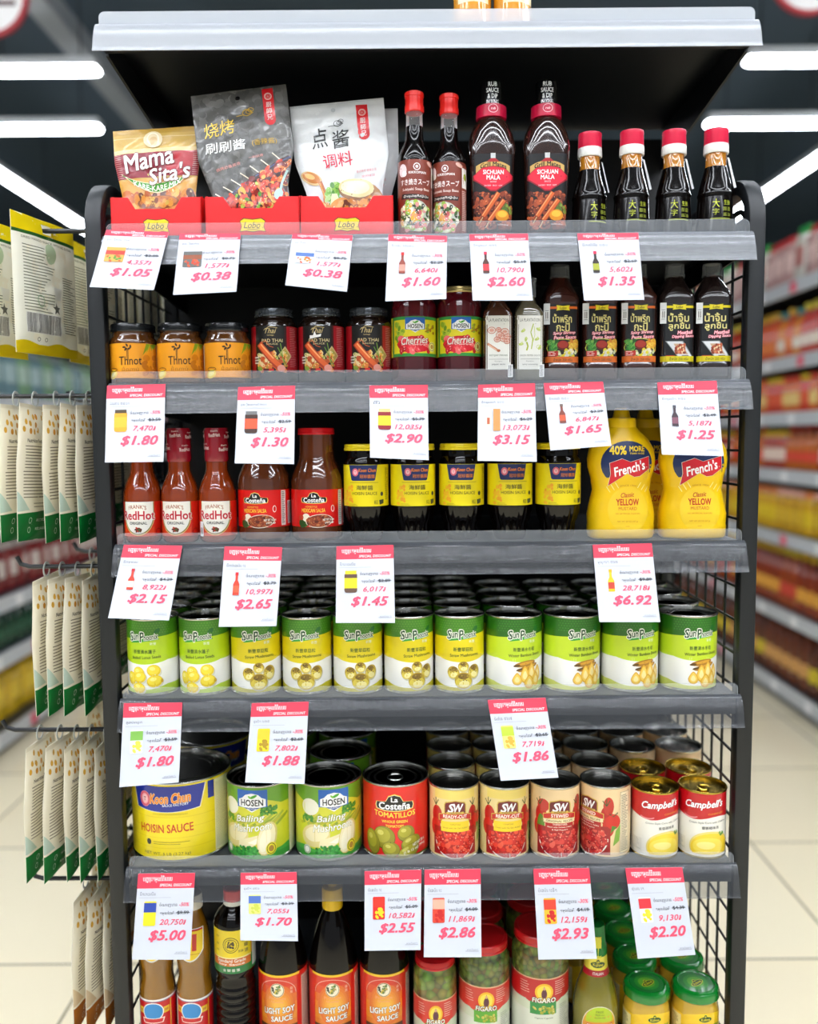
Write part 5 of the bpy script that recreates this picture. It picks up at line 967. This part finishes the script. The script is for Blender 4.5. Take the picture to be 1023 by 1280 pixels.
for r in range(2, 5): pl.append((.2930, 1.330 + .0738 * (r - .4), Z7, .2 * r)); lb.append('green-lidded jar behind the dressing bottle, %s of three' % ['', '', 'first', 'second', 'third'][r])
row(t, pl, lb)
# --- top shelf
t = thing('cooking_oil_bottle', '', 'oil bottle')
pr = [(0, .002), (.024, 0), (.027, .004), (.027, .12), (.024, .14), (.014, .165), (.012, .19)]
MB().lathe(pr).build('bottle', pbr('amber_oil', '#d08a14', .12, coat=1.), t); MB().lathe([(0, .188), (.0145, .188), (.0145, .21), (0, .21)], 32).build('cap', plastic('#e9be0a', 'amber_yellow'), t)
Art().rect(-24, 30, 24, 100, '#e6d9a0').T('OIL', 0, 70, 24, 14, '#a9701c', .03).build('label', cyl(.027), t)
row(t, [(.0950, 1.304, SZ[1], 0), (.1520, 1.306, SZ[1], .3)], ['amber bottle on the top shelf, above the soy soup bottles', 'amber bottle on the top shelf, above the barbecue sauce'], 'amber bottles on top')
# ---------------------------------------------------------------- price tags
def icon(a, k, x0, y0, x1, y1):
    cx, w_, h_ = (x0 + x1) / 2, x1 - x0, y1 - y0
    kind, c1, c2, c3 = k
    if kind == 'pouch':
        a.rect(x0, y0 + h_ * .12, x1, y1 - h_ * .1, c1); a.rect(x0, y0 + h_ * .5, x1, y0 + h_ * .72, c2); a.blobs(x0 + 2, y0 + h_ * .16, x1 - 2, y0 + h_ * .45, 12, [c3, '#d8552c'], 2.4, 3)
    elif kind == 'bottle':
        a.rect(cx - w_ * .13, y1 - h_ * .14, cx + w_ * .13, y1, c2); a.rect(cx - w_ * .1, y1 - h_ * .4, cx + w_ * .1, y1 - h_ * .13, c1)
        a.poly([(cx - w_ * .26, y0), (cx + w_ * .26, y0), (cx + w_ * .26, y0 + h_ * .48), (cx + w_ * .1, y1 - h_ * .34), (cx - w_ * .1, y1 - h_ * .34), (cx - w_ * .26, y0 + h_ * .48)], c1); a.rect(cx - w_ * .25, y0 + h_ * .12, cx + w_ * .25, y0 + h_ * .42, c3)
    elif kind == 'jar':
        a.rrect(x0 + w_ * .12, y0, x1 - w_ * .12, y1 - h_ * .1, w_ * .14, c1); a.rect(x0 + w_ * .16, y1 - h_ * .16, x1 - w_ * .16, y1, c2); a.rect(x0 + w_ * .12, y0 + h_ * .2, x1 - w_ * .12, y0 + h_ * .66, c3)
    elif kind == 'box':
        a.rect(x0, y0 + h_ * .05, cx - 2, y1, c1); a.rect(cx + 1, y0, x1, y1, c2); a.rect(x0 + 3, y0 + h_ * .3, cx - 4, y0 + h_ * .6, c3)
    else:
        a.rrect(x0 + w_ * .1, y0, x1 - w_ * .1, y1, w_ * .08, c1); a.rect(x0 + w_ * .1, y0 + h_ * .55, x1 - w_ * .1, y1 - h_ * .06, c2); a.blobs(x0 + w_ * .2, y0 + 3, x1 - w_ * .2, y0 + h_ * .48, 10, [c3], 3, 3)
def price_tag(c4, usd, riel, old, pct, name_, k, hdr, label, curl=.002):
    W, H = 83., 108. if hdr > 14 else 96.
    T0, T1 = 1.2605, 1.2605 - .036 * (H / 108)
    TL, TR, BL, BR = at(*c4[0], T0), at(*c4[1], T0), at(*c4[2], T1), at(*c4[3], T1)
    O = (TL + TR) / 2
    def mp_(u, v, o):
        s, t_ = u * 1000 / W, 1 - v * 1000 / H
        p_ = TL * (1 - s) * (1 - t_) + TR * s * (1 - t_) + BL * (1 - s) * t_ + BR * s * t_ - O
        return (p_.x, p_.y - curl * sin(pi * t_) * (1 - .6 * s) - o - .003 * t_ ** 6 * (1 if curl > 0 else 2), p_.z)
    N, M_ = 6, 10; vs = []; fs = []
    for s in (0, 1):
        for j in range(M_ + 1):
            for i in range(N + 1): vs.append(mp_(W * i / N / 1000, H * j / M_ / 1000, -.0003 * s))
    n = (N + 1) * (M_ + 1)
    for s in (0, 1):
        for j in range(M_):
            for i in range(N):
                q = s * n + j * (N + 1) + i; fs.append((q, q + 1, q + N + 2, q + N + 1))
    t = MB().add(vs, fs).build('price_tag', pbr('white_tag_paper', '#c8ccd6', .55), None, 60)
    t.location = O; tag(t, label, 'price tag', 'special discount price tags')
    a = Art(); RED, PK = '#e43a52', '#e8506c'; y0 = H - hdr
    a.rect(0, y0, W, H, RED)
    if hdr > 14: a.T('បញ្ចុះតម្លៃពិសេស', 29, y0 + 12, 43, 9.5, '#fbf2f2', .012); a.T('SPECIAL DISCOUNT', 56, y0 + 4, 47, 3.6, '#fbf2f2', .012, .2)
    else: a.T('បញ្ចុះតម្លៃពិសេស', 29, y0 + 6.4, 43, 6, '#fbf2f2', .006); a.T('SPECIAL DISCOUNT', 58, y0 + 2.2, 44, 2.8, '#fbf2f2', .012, .2)
    yy = y0
    a.T(name_, 2 + .78 * 3.2 * len(name_) / 2 + 3, yy - 6.5, 1.25 * 2.0 * len(name_), 5, '#6a6c74', 0); a.rect(4, yy - 12, 50, yy - 11.3, '#b3b5bc')
    a.T('ចំណេញបាន', 47, yy - 21, 26, 6, '#4c4e56', 0); a.T('-%s%%' % pct, 70, yy - 20.5, 15, 5, PK, .02, .2)
    a.T('តម្លៃដើម', 46, yy - 31.5, 20, 6, '#4c4e56', 0); a.T(old, 69, yy - 31, 17, 5, '#3c3e46', .02); a.rect(59, yy - 31.3, 79, yy - 30.5, '#3c3e46')
    a.T(riel + '៛', 55, yy - 43, 6.0 * len(riel) + 3, 8.4, PK, .016, .25); a.T(usd, 48, yy - 60, 54, 15.5, PK, .034, .28)
    a.rect(60, 7, 79, 7.7, '#9a9ca4'); a.T('មានកំណត់', 70, 9.4, 16, 2.4, '#8a8c94', 0)
    a.build('print', mp_, t, PAPER, step=8, vstep=8)
    a = Art(); w_ = {'pouch': 25, 'bottle': 17, 'jar': 24, 'box': 22, 'can': 22}[k[0]]
    icon(a, k, 21 - w_ / 2, yy - 47, 21 + w_ / 2, yy - 16); a.build('product_picture', lambda u, v, o: mp_(u, v, o + .0008), t, PAPER, step=8, vstep=8)
    return t
K = dict(ss=('pouch', '#d9a04a', '#c23a2c', '#4d8a2e'), bbq=('pouch', '#5d5c59', '#8a4a2c', '#c23a1c'), wh=('pouch', '#d9e0e8', '#4a6aa8', '#d8822c'), kik=('bottle', '#8a3a2c', '#d8201c', '#c98a7a'), gm=('bottle', '#4a2418', '#c4123e', '#d8303a'), sm=('bottle', '#2a2018', '#d81e44', '#9aa02a'),
         th=('jar', '#e8a01c', '#4a3a20', '#f0b02c'), pt=('jar', '#3a2014', '#6a6a6a', '#d8502c'), ch=('jar', '#8a1420', '#cdb878', '#e3d51f'), lp=('box', '#e6dcc4', '#c98a4a', '#b85a3a'), ssb=('bottle', '#7a3a2c', '#6a5a50', '#c2502c'), mb=('bottle', '#3a2c34', '#4a4a50', '#7a4a5a'),
         fr=('bottle', '#d8402c', '#b01c24', '#f0d8c8'), cs=('bottle', '#d03a24', '#d3131a', '#e85a3a'), ho=('jar', '#5a4030', '#e6cf18', '#f0dc12'), fm=('bottle', '#f3c01a', '#e0a810', '#c2402c'), lt=('can', '#e8ead8', '#7ab04a', '#e8d84a'), mu=('can', '#e3c81a', '#d8c02a', '#a8861c'), bm=('can', '#e6dc7a', '#b8d03a', '#e0a83a'),
         big=('can', '#f0d81a', '#24409a', '#f0d81a'), hs=('can', '#d8dc7a', '#4a6ab0', '#c2c84a'), tm=('can', '#d8201c', '#d8301c', '#e3c81a'), sw=('can', '#d8402c', '#e8a890', '#c2201c'), sw2=('can', '#e8b02c', '#d8402c', '#c2201c'), cb=('can', '#e8e4dc', '#d8303a', '#f0d02c'))
TAGS = [
 (((133, 287), (211, 290), (113, 359), (193, 363)), '$1.05', '4,357', '$2.09', '50', 'គ្រឿងសំ ការេ', K['ss'], 10, 'slanted white price tag reading $1.05, top row beside the left post'),
 (((225, 292), (301, 292), (217, 369), (296, 365)), '$0.38', '1,577', '$0.75', '50', 'គ្រឿងអាំង', K['bbq'], 10, 'price tag reading $0.38 below the tray of the dark grey pouch'),
 (((366, 292), (441, 294), (357, 357), (434, 365)), '$0.38', '1,577', '$0.75', '50', 'គ្រឿងខ', K['wh'], 10, 'price tag reading $0.38 below the tray of the white pouches'),
 (((486, 293), (559, 295), (482, 377), (558, 374)), '$1.60', '6,640', '$2.29', '30', 'ទឹកស៊ុប ១៥០មល', K['kik'], 10, 'price tag reading $1.60 below the red-capped soy soup bottles'),
 (((587, 293), (660, 292), (591, 376), (666, 376)), '$2.60', '10,790', '$5.19', '50', 'ទឹកជ្រលក់ ៣៦៥', K['gm'], 10, 'price tag reading $2.60 below the barbecue sauce bottles'),
 (((722, 292), (798, 291), (730, 376), (805, 375)), '$1.35', '5,602', '$2.69', '50', 'ទឹកស៊ីអ៊ីវ ១៥០', K['sm'], 10, 'price tag reading $1.35 below the pink-capped soy bottles'),
 (((134, 482), (207, 480), (132, 578), (205, 577)), '$1.80', '7,470', '$3.59', '50', 'ដំណាប់ ២៥០ក', K['th'], 19, 'price tag reading $1.80 below the orange jam jars'),
 (((298, 484), (369, 482), (294, 579), (368, 580)), '$1.30', '5,395', '$2.59', '50', 'គ្រឿងផាត់ថៃ ២០០', K['pt'], 19, 'price tag reading $1.30 below the pad thai jars'),
 (((462, 482), (535, 481), (463, 572), (536, 575)), '$2.90', '12,035', '$5.79', '50', 'ឆឺរី', K['ch'], 19, 'price tag reading $2.90 below the cherry jars'),
 (((598, 481), (669, 479), (597, 576), (671, 577)), '$3.15', '13,073', '$6.29', '50', 'ទឹកជ្រលក់ ១០០', K['lp'], 19, 'price tag reading $3.15 below the white-labelled square bottles'),
 (((680, 479), (754, 477), (688, 563), (764, 557)), '$1.65', '6,847', '$3.29', '50', 'ទឹកកាពិ ២៥០', K['ssb'], 19, 'price tag reading $1.65 below the shrimp paste sauces'),
 (((822, 478), (896, 476), (827, 568), (904, 570)), '$1.25', '5,187', '$2.49', '50', 'ទឹកប្រហិត ២៥០', K['mb'], 19, 'price tag reading $1.25 hanging over the mustard bottle by the right post'),
 (((155, 681), (228, 682), (136, 772), (212, 775)), '$2.15', '8,922', '$4.29', '50', 'ទឹកម្ទេស', K['fr'], 19, 'slanted price tag reading $2.15 below the hot sauce bottles'),
 (((281, 683), (353, 684), (274, 783), (346, 782)), '$2.65', '10,997', '$3.79', '30', 'ទឹកប៉េងប៉ោះ', K['cs'], 19, 'price tag reading $2.65 below the salsa jars'),
 (((421, 683), (492, 681), (420, 778), (494, 778)), '$1.45', '6,017', '$2.89', '50', 'ទឹកហយស៊ីន', K['ho'], 19, 'price tag reading $1.45 below the black hoisin jars'),
 (((741, 681), (815, 679), (749, 777), (825, 777)), '$6.92', '28,718', '$9.89', '30', 'មូស្តាត ៥៦៧', K['fm'], 19, 'price tag reading $6.92 below the yellow mustard bottles'),
 (((155, 879), (228, 878), (150, 983), (224, 977)), '$1.80', '7,470', '$3.59', '50', 'គ្រាប់ឈូក', K['lt'], 19, 'price tag reading $1.80 hanging over the huge hoisin can'),
 (((315, 879), (386, 877), (307, 977), (381, 979)), '$1.88', '7,802', '$2.69', '30', 'ផ្សិត ៤២៥', K['mu'], 19, 'price tag reading $1.88 hanging over the bailing mushroom cans'),
 (((610, 875), (682, 872), (626, 975), (698, 971)), '$1.86', '7,719', '$2.65', '30', 'ទំពាំង ៥៦៧', K['bm'], 19, 'price tag reading $1.86 hanging over the tomato cans'),
 (((173, 1092), (244, 1091), (166, 1198), (238, 1198)), '$5.00', '20,750', '$9.99', '50', 'ទឹកហយស៊ីន', K['big'], 19, 'price tag reading $5.00 hanging over the bean paste bottles'),
 (((301, 1091), (371, 1090), (301, 1174), (373, 1175)), '$1.70', '7,055', '$3.39', '50', 'ផ្សិត ៨៥០', K['hs'], 19, 'price tag reading $1.70, curled, hanging over a light soy bottle'),
 (((456, 1089), (527, 1087), (456, 1187), (526, 1186)), '$2.55', '10,582', '$5.09', '50', 'ប៉េងប៉ោះ', K['tm'], 19, 'price tag reading $2.55 hanging over a light soy bottle'),
 (((531, 1087), (601, 1086), (530, 1195), (602, 1195)), '$2.86', '11,869', '$4.09', '30', 'ប៉េងប៉ោះ', K['sw'], 19, 'price tag reading $2.86 hanging over the narrow berry jar'),
 (((667, 1086), (737, 1085), (673, 1198), (746, 1197)), '$2.93', '12,159', '$4.19', '30', 'ប៉េងប៉ោះចិត', K['sw2'], 19, 'price tag reading $2.93 hanging over the widest berry jar'),
 (((782, 1085), (853, 1084), (797, 1197), (869, 1192)), '$2.20', '9,130', '$4.39', '50', 'ស៊ុបពោត', K['cb'], 19, 'tilted price tag reading $2.20 hanging over the green-lidded jars')]
for T_ in TAGS: price_tag(*T_)
# ---------------------------------------------------------------- pouches hung on hooks outside the left frame
def snack_art(low, seed):
    a = Art(); W, H = 65, 205; q = random.Random(seed)
    a.rect(-W, 0, W, H, '#f8f3e4'); a.rect(-W, H - 6, W, H, '#ece6d4')
    a.dk = .1
    for i in range(8):
        for j in range(3): (i * 3 + j * 5) % 7 and a.ell(-56 + i * 16 + (j % 2) * 8 + q.uniform(-4, 4), H - 16 - j * 13 + q.uniform(-4, 4), 4, 4.6, '#e0b03a' if (i + j) % 3 else '#d99a2a', 0, 10)
    a.dk = 1
    a.curve_band(-W, W, lambda x: 0, lambda x: 44 + .05 * x, low); a.poly([(-W, 44), (-40, 46), (-W, 74)], '#c9dcd2' if low[1] == '0' else '#e3cfae')
    a.T('Nutrition Facts', -22, 150, 46, 6, '#4a443c', .02); a.lines(-50, 142, 12, 8, 4.6, '#6a6258', 1.2, seed); a.lines(-54, 104, 34, 9, 4.8, '#7a7266', 1.3, seed + 1); a.lines(-30, 56, 40, 2, 5, '#8a8276', 1, 5)
    a.ring(-38, 30, 4, 4.6, .9, '#dff0e2'); a.ring(-38, 16, 4, 4.6, .9, '#dff0e2'); a.T('RECYCLE ME', 2, 30, 48, 4, '#dff0e2', 0); a.T('REUSABLE ZIP', 2, 17, 48, 4, '#dff0e2', 0)
    return a
def big_art():
    a = Art(); W, H = 73, 200
    a.rect(-W, 0, W, H, '#f4f4ea'); a.rect(-W, 176, W, H, '#f2dc0e'); a.rect(-W, 171, W, 176, '#2f6a2c'); a.rect(-W, 0, W, 14, '#ecd41a'); a.curve_band(-W, W, lambda x: 10, lambda x: 16 + 3 * sin(x / 12), '#ecd41a')
    a.T('DRIED MANGO SNACK WITH NO SUGAR', 0, 166, 116, 3.6, '#6a705a', .01); a.ell(0, 150, 12, 15, '#c2d4b4'); a.lines(-58, 156, 10, 22, 4.4, '#6f7466', 1.2, 4)
    a.rect(4, 84, 22, 102, '#e9e9e4'); a.ring(-26, 78, 8, 9, 1.2, '#8ab08a'); a.poly([(8 + 9 * sin(k * pi / 5) * (1 if k % 2 == 0 else .42), 70 + 10 * cos(k * pi / 5) * (1 if k % 2 == 0 else .42)) for k in range(10)], '#6a6a62')
    a.barcode(-56, 30, 18, 60, 3); a.lines(26, 120, 66, 24, 3.6, '#6a6e60', 1.1, 9); a.ring(-30, 22, 3, 3, .8, '#5a5a50'); a.ring(-16, 22, 3, 3, .8, '#5a5a50')
    return a
THIN_B = pbr('cream_film', '#f4f0e2', .4); nt = THIN_B.node_tree
tl = nt.nodes.new('ShaderNodeBsdfTranslucent'); mx = nt.nodes.new('ShaderNodeMixShader'); mx.inputs[0].default_value = .5; tl.inputs[0].default_value = (*lin('#f4f0e2'), 1)
nt.links.new(nt.nodes['Principled BSDF'].outputs[0], mx.inputs[1]); nt.links.new(tl.outputs[0], mx.inputs[2]); nt.links.new(mx.outputs[0], nt.nodes['Material Output'].inputs[0])
SN = {k: None for k in 'gob'}
HK = pbr('black_hook_wire', '#17191b', .35)
def hook(y, z, L):
    MB().tube([(LX - .0125, y, z), (LX - .0125 - L + .02, y, z), (LX - .0125 - L + .006, y, z + .004), (LX - .0125 - L, y, z + .016)], .0036, 10).build('peg_hook', HK, rack)
def hang(kind, x, y, z, rz, label, lean=0, grp='pouches on the side hooks', tilt=0):
    Hh = .205 if kind != 'b' else .2
    P = (x, y - Hh * sin(tilt), z - .1860 if kind == 'b' else z - Hh - .010)
    if SN[kind] is None:
        if kind == 'b': SN[kind] = o = pouch('snack_pouch', label, big_art(), .146, .2, P, 0, 0, 0, .011, THIN_B, grp=grp, seed=11, mat=THIN, slot=(-10.6, 10.6, 180, 190))
        else: SN[kind] = o = pouch('snack_pouch', label, snack_art('#0a7a36' if kind == 'g' else '#b06a1c', 5), .13, .205, P, 0, 0, 0, .0092, THIN_B, grp=grp, seed=12, pinch=.22, mat=THIN)
        if kind != 'b':
            A = [2 * pi * i / 20 for i in range(20)]; V = [(r * cos(q), y_, Hh + .0096 + r * sin(q)) for y_ in (-.0004, .0004) for r in (.0088, .0125) for q in A]
            F_ = [f for i in range(20) for j in [(i + 1) % 20] for f in ((i, j, 20 + j, 20 + i), (40 + i, 60 + i, 60 + j, 40 + j), (i, 40 + i, 40 + j, j), (20 + i, 20 + j, 60 + j, 60 + i))]
            MB().add(V, F_, 0, False).box(-.012, .012, -.0004, .0004, Hh - .012, Hh - .002).build('hang_tab', pbr('milky_hang_tab', '#c9cdc8', .3), o)
    else: o = dup(SN[kind], P, 0, label, grp)
    o.rotation_euler = (lean, tilt, rz)
    return o
def zat(py, d): return at(70, py, d).z
rows_ = [('g', 495, 'second hook level', [-.602, -.573, -.540, -.515, -.490]), ('g', 708, 'third hook level', [-.566, -.542, -.518, -.493]), ('g', 912, 'fourth hook level', [-.588, -.557, -.530, -.5065, -.4825]), ('o', 1098, 'lowest hook level', [-.525, -.502, -.479])]
for kd, py, nm2, xs in rows_:
    z = zat(py, 1.36); hook(1.36, z, .185 if nm2[0] in 'sf' else .15)
    col_ = 'green-bottomed' if kd == 'g' else 'brown-bottomed'
    for i, x in enumerate(xs):
        hang(kd, x, 1.36, z - .004, radians(90 - (1, 2, 0, -1, 1)[i]), 'cream %s pouch on the %s, %s from the outer end' % (col_, nm2, ORD[i]), 0, tilt=radians((2, -2, 1, 3, -1)[(i + len(nm2)) % 5]))
    hook(1.54, z, .13)
    for i, x in enumerate((-.560, -.535, -.510)):
        hang(kd, x, 1.54, z - .004, radians(90 - (1, -1, 2)[i]), 'cream %s pouch on the rear hook of the %s, %s from the outer end' % (col_, nm2.replace(' level', ''), ORD[i]), 0, tilt=radians((2, -2, 1, 3, -1)[(i + len(nm2)) % 5]))
z = zat(290, 1.36); hook(1.355, z, .125); hook(1.525, z, .12); hook(1.682, z, .12)
hang('b', -.622, 1.345, z, radians(76), 'large yellow-topped pouch cut by the photo edge, outermost on the highest hook')
hang('b', -.545, 1.350, z, radians(76), 'large yellow-topped pouch with a barcode, beside the rack post on the highest hook')
for i, x in enumerate((-.548, -.515)): hang('b', x, 1.525, z, radians(87), 'yellow-topped pouch on the middle high hook, %s one' % ('outer' if i == 0 else 'inner'))
for i, x in enumerate((-.537, -.509, -.481)): hang('b', x, 1.682, z, radians(88), 'yellow-topped pouch on the rearmost high hook, %s from the outer end' % ORD[i])
# ---------------------------------------------------------------- gondolas of the aisles beyond
def gondola(name, label, xf, side, levels, y0, y1):
    t = thing(name, label, 'shelving unit', (0, 0, 0)); D = .46 * side
    gm, sm = pbr('gondola_charcoal', '#2b2e32', .5), pbr('price_strip_grey', '#c3c7cc', .35)
    xa, xb = sorted((xf + D, xf + D + .03 * side)); MB().box(xa, xb, y0, y1, 0, 2.2).build('back_panel', gm, t)
    xa, xb = sorted((xf + .02 * side, xf + D)); MB().box(xa, xb, y0, y1, 0, .08).build('plinth', pbr('gondola_base', '#6d7074', .5), t)
    for y in (y0 - .02, y1): xa, xb = sorted((xf + .02 * side, xf + D)); MB().box(xa, xb, y, y + .02, 0, 2.2).build('end_panel', gm, t)
    for z in levels:
        xa, xb = sorted((xf, xf + D)); s = MB().box(xa, xb, y0, y1, z - .03, z).build('shelf', gm, t)
        xa, xb = sorted((xf - .012 * side, xf - .001 * side)); MB().box(xa, xb, y0, y1, z - .055, z + .004).build('price_strip', sm, s)
        y = y0 + .2 + (z * 7 % 1) * .3; c = 0
        while y < min(y1, 6.4):
            xa, xb = sorted((xf - .0135 * side, xf - .0125 * side)); MB().box(xa, xb, y, y + .06, z - .05, z - .004).build('price_card', pbr('card_pink', '#e2506a', .5) if (c + int(z * 10)) % 4 == 1 else pbr('card_white', '#f1f1f3', .5), s); y += .35; c += 1
    return t
RZ_ = [1.92, 1.59, 1.34, 1.08, .79, .44, .10]
gondola('store_gondola', 'long grey shelving unit stocked with sauces along the right-hand aisle', 1.72, 1, RZ_, 2.9, 8.6)
LZ_ = [1.72, 1.42, 1.17, .92, .62, .40, .09]
gondola('store_gondola', 'long grey shelving unit across the floor beyond the hanging pouches', -1.62, -1, LZ_, 2.9, 8.6)
def goods(kind, r, h, c, cap, lab, name):
    q = MB(); ms = [pbr('goods_' + c, c, .25, coat=.5), pbr('goods_' + cap, cap, .35), pbr('goods_' + lab, lab, .5)]
    if kind == 'bottle':
        q.lathe([(0, 0), (r, .003), (r, h * .58), (r * .9, h * .66), (r * .42, h * .82), (r * .4, h * .9)], 20, 0); q.lathe([(0, h * .88), (r * .5, h * .88), (r * .5, h), (0, h)], 16, 1); q.lathe([(r * 1.02, h * .2), (r * 1.02, h * .42)], 20, 2)
    elif kind == 'jar':
        q.lathe([(0, 0), (r, .003), (r, h * .76), (r * .85, h * .86)], 20, 0); q.lathe([(0, h * .85), (r * .92, h * .85), (r * .92, h), (0, h)], 20, 1); q.lathe([(r * 1.02, h * .22), (r * 1.02, h * .55)], 20, 2)
    else:
        q.loft([(0, r * .9, r * .5, 8), (h * .1, r, r * .62, 6), (h * .8, r, r * .5, 6), (h * .86, r, r * .2, 8)], 24, 0); q.loft([(h * .858, r, r * .2, 8), (h, r, r * .05, 8)], 24, 1); q.loft([(h * .3, r * .8, r * .66, 4), (h * .65, r * .8, r * .62, 4)], 24, 2)
    o = q.build(name, ms); return o
def stock(xf, side, z, y0, y1, depth, protos, label, cat, group, gap=.012):
    y = y0; i = 0; used = [False] * len(protos)
    while y < y1:
        (o, r) = protos[(i // 4 + rnd.randint(0, 5) // 4) % len(protos)]; k = protos.index((o, r))
        for d in range(depth):
            if not used[k]: c = o; used[k] = True
            else: c = o.copy(); COL.objects.link(c)
            c.location = (xf + side * (.03 + r + d * (2 * r + .01)), y + r, z + .001); c.rotation_euler.z = -side * pi / 2 + rnd.uniform(-.2, .2)
            tag(c, label, cat, group)
        y += 2 * r + gap; i += 1
    for (o, r), u in zip(protos, used):
        if not u: bpy.data.objects.remove(o)
G = goods
Y0, Y1 = 3.45, 5.7
stock(1.72, 1, RZ_[0], Y0, Y1, 1, [(G('pack', .05, .24, '#c9a09a', '#c23a3a', '#d9b8b0', 'seasoning_pack'), .05), (G('pack', .05, .26, '#d8d4c8', '#2f9a4a', '#b8706a', 'seasoning_pack'), .05)], 'blurred seasoning pack on the highest shelf of the sauce aisle', 'pack', 'packs on the highest aisle shelf')
stock(1.72, 1, RZ_[1], Y0, Y1, 1, [(G('bottle', .034, .23, '#c8501c', '#e0b02c', '#d9742c', 'sauce_bottle'), .034), (G('bottle', .034, .23, '#b8321c', '#d8c83a', '#e8d8c8', 'sauce_bottle'), .034), (G('bottle', .036, .22, '#d07a1c', '#2f8a8a', '#e8e0d0', 'sauce_bottle'), .036)], 'blurred orange or red sauce bottle on the second highest aisle shelf', 'sauce bottle', 'bottles on the second highest aisle shelf')
stock(1.72, 1, RZ_[2], Y0, Y1, 1, [(G('jar', .04, .17, '#c83a1c', '#e0c02c', '#d8542c', 'sauce_jar'), .04), (G('jar', .04, .17, '#d0641c', '#c2301c', '#e8c87a', 'sauce_jar'), .04)], 'blurred red-orange sauce jar on the third highest aisle shelf', 'jar', 'jars on the third highest aisle shelf')
stock(1.72, 1, RZ_[3], Y0, Y1, 1, [(G('jar', .038, .18, '#a8381c', '#d8b02c', '#e8d0c0', 'sauce_jar'), .038), (G('bottle', .036, .2, '#c2641c', '#c22c1c', '#d8442c', 'sauce_bottle'), .036)], 'blurred reddish jar or bottle on the middle aisle shelf', 'jar', 'goods on the middle aisle shelf')
stock(1.72, 1, RZ_[4], Y0, Y1, 1, [(G('jar', .042, .2, '#d8a81c', '#d8804a', '#e0c01c', 'sauce_jar'), .042), (G('jar', .042, .2, '#c8981c', '#e8b0a0', '#d8b02c', 'sauce_jar'), .042)], 'blurred yellow jar on the third lowest shelf of the sauce aisle', 'jar', 'yellow jars in the aisle')
stock(1.72, 1, RZ_[5], Y0, Y1, 1, [(G('bottle', .038, .27, '#8a3212', '#d8b02c', '#e0a03a', 'sauce_bottle'), .038), (G('bottle', .038, .27, '#9a4014', '#d8c03a', '#c8402c', 'sauce_bottle'), .038)], 'blurred red-brown sauce bottle on the second lowest aisle shelf', 'sauce bottle', 'bottles on the second lowest aisle shelf')
stock(1.72, 1, RZ_[6], Y0, Y1, 1, [(G('bottle', .042, .29, '#5a2810', '#c8b8a8', '#d8c02c', 'sauce_bottle'), .042), (G('bottle', .042, .29, '#6a3014', '#8a2c1c', '#d8a05a', 'sauce_bottle'), .042)], 'blurred brown sauce bottle on the lowest aisle shelf', 'sauce bottle', 'bottles on the lowest aisle shelf')
Y0, Y1 = 3.3, 5.3
stock(-1.62, -1, LZ_[0], Y0, Y1, 1, [(G('pack', .06, .22, '#c8ccd0', '#8a9aa8', '#a8b4bc', 'snack_pack'), .06)], 'blurred pale pack on the highest shelf beyond the hanging pouches', 'pack', 'pale packs on the far unit')
stock(-1.62, -1, LZ_[1], Y0, Y1, 1, [(G('pack', .06, .22, '#7a9aa0', '#a8b8b8', '#a8c0c0', 'snack_pack'), .06), (G('pack', .06, .22, '#8ab08a', '#a8c8a8', '#b0c8b8', 'snack_pack'), .06)], 'blurred teal or green pack on the far shelf beyond the hanging pouches', 'pack', 'teal packs on the far unit')
stock(-1.62, -1, LZ_[2], Y0, Y1, 1, [(G('pack', .06, .2, '#b8b0a8', '#8a4a44', '#d0c8c0', 'snack_pack'), .06)], 'blurred beige pack on the third highest far shelf', 'pack', 'beige packs on the far unit')
stock(-1.62, -1, LZ_[3], Y0, Y1, 1, [(G('jar', .045, .2, '#8a3a30', '#c8c0b8', '#d8d0c8', 'sauce_jar'), .045)], 'blurred dark red jar on the middle far shelf', 'jar', 'dark red jars on the far unit')
stock(-1.62, -1, LZ_[4], Y0, Y1, 1, [(G('pack', .05, .2, '#8a2c2c', '#d8d0cc', '#d8ccc4', 'snack_pack'), .05)], 'blurred red and white pack on the third lowest far shelf', 'pack', 'red packs on the far unit')
stock(-1.62, -1, LZ_[5], Y0, Y1, 1, [(G('bottle', .04, .18, '#16402c', '#1c3a30', '#2a5a40', 'sauce_bottle'), .04)], 'blurred dark green bottle on the second lowest far shelf', 'sauce bottle', 'green bottles on the far unit')
stock(-1.62, -1, LZ_[6], Y0, Y1, 1, [(G('pack', .07, .22, '#e0b81c', '#d8a81c', '#ecc83a', 'snack_pack'), .07)], 'blurred yellow pack on the lowest far shelf', 'pack', 'yellow packs on the far unit')
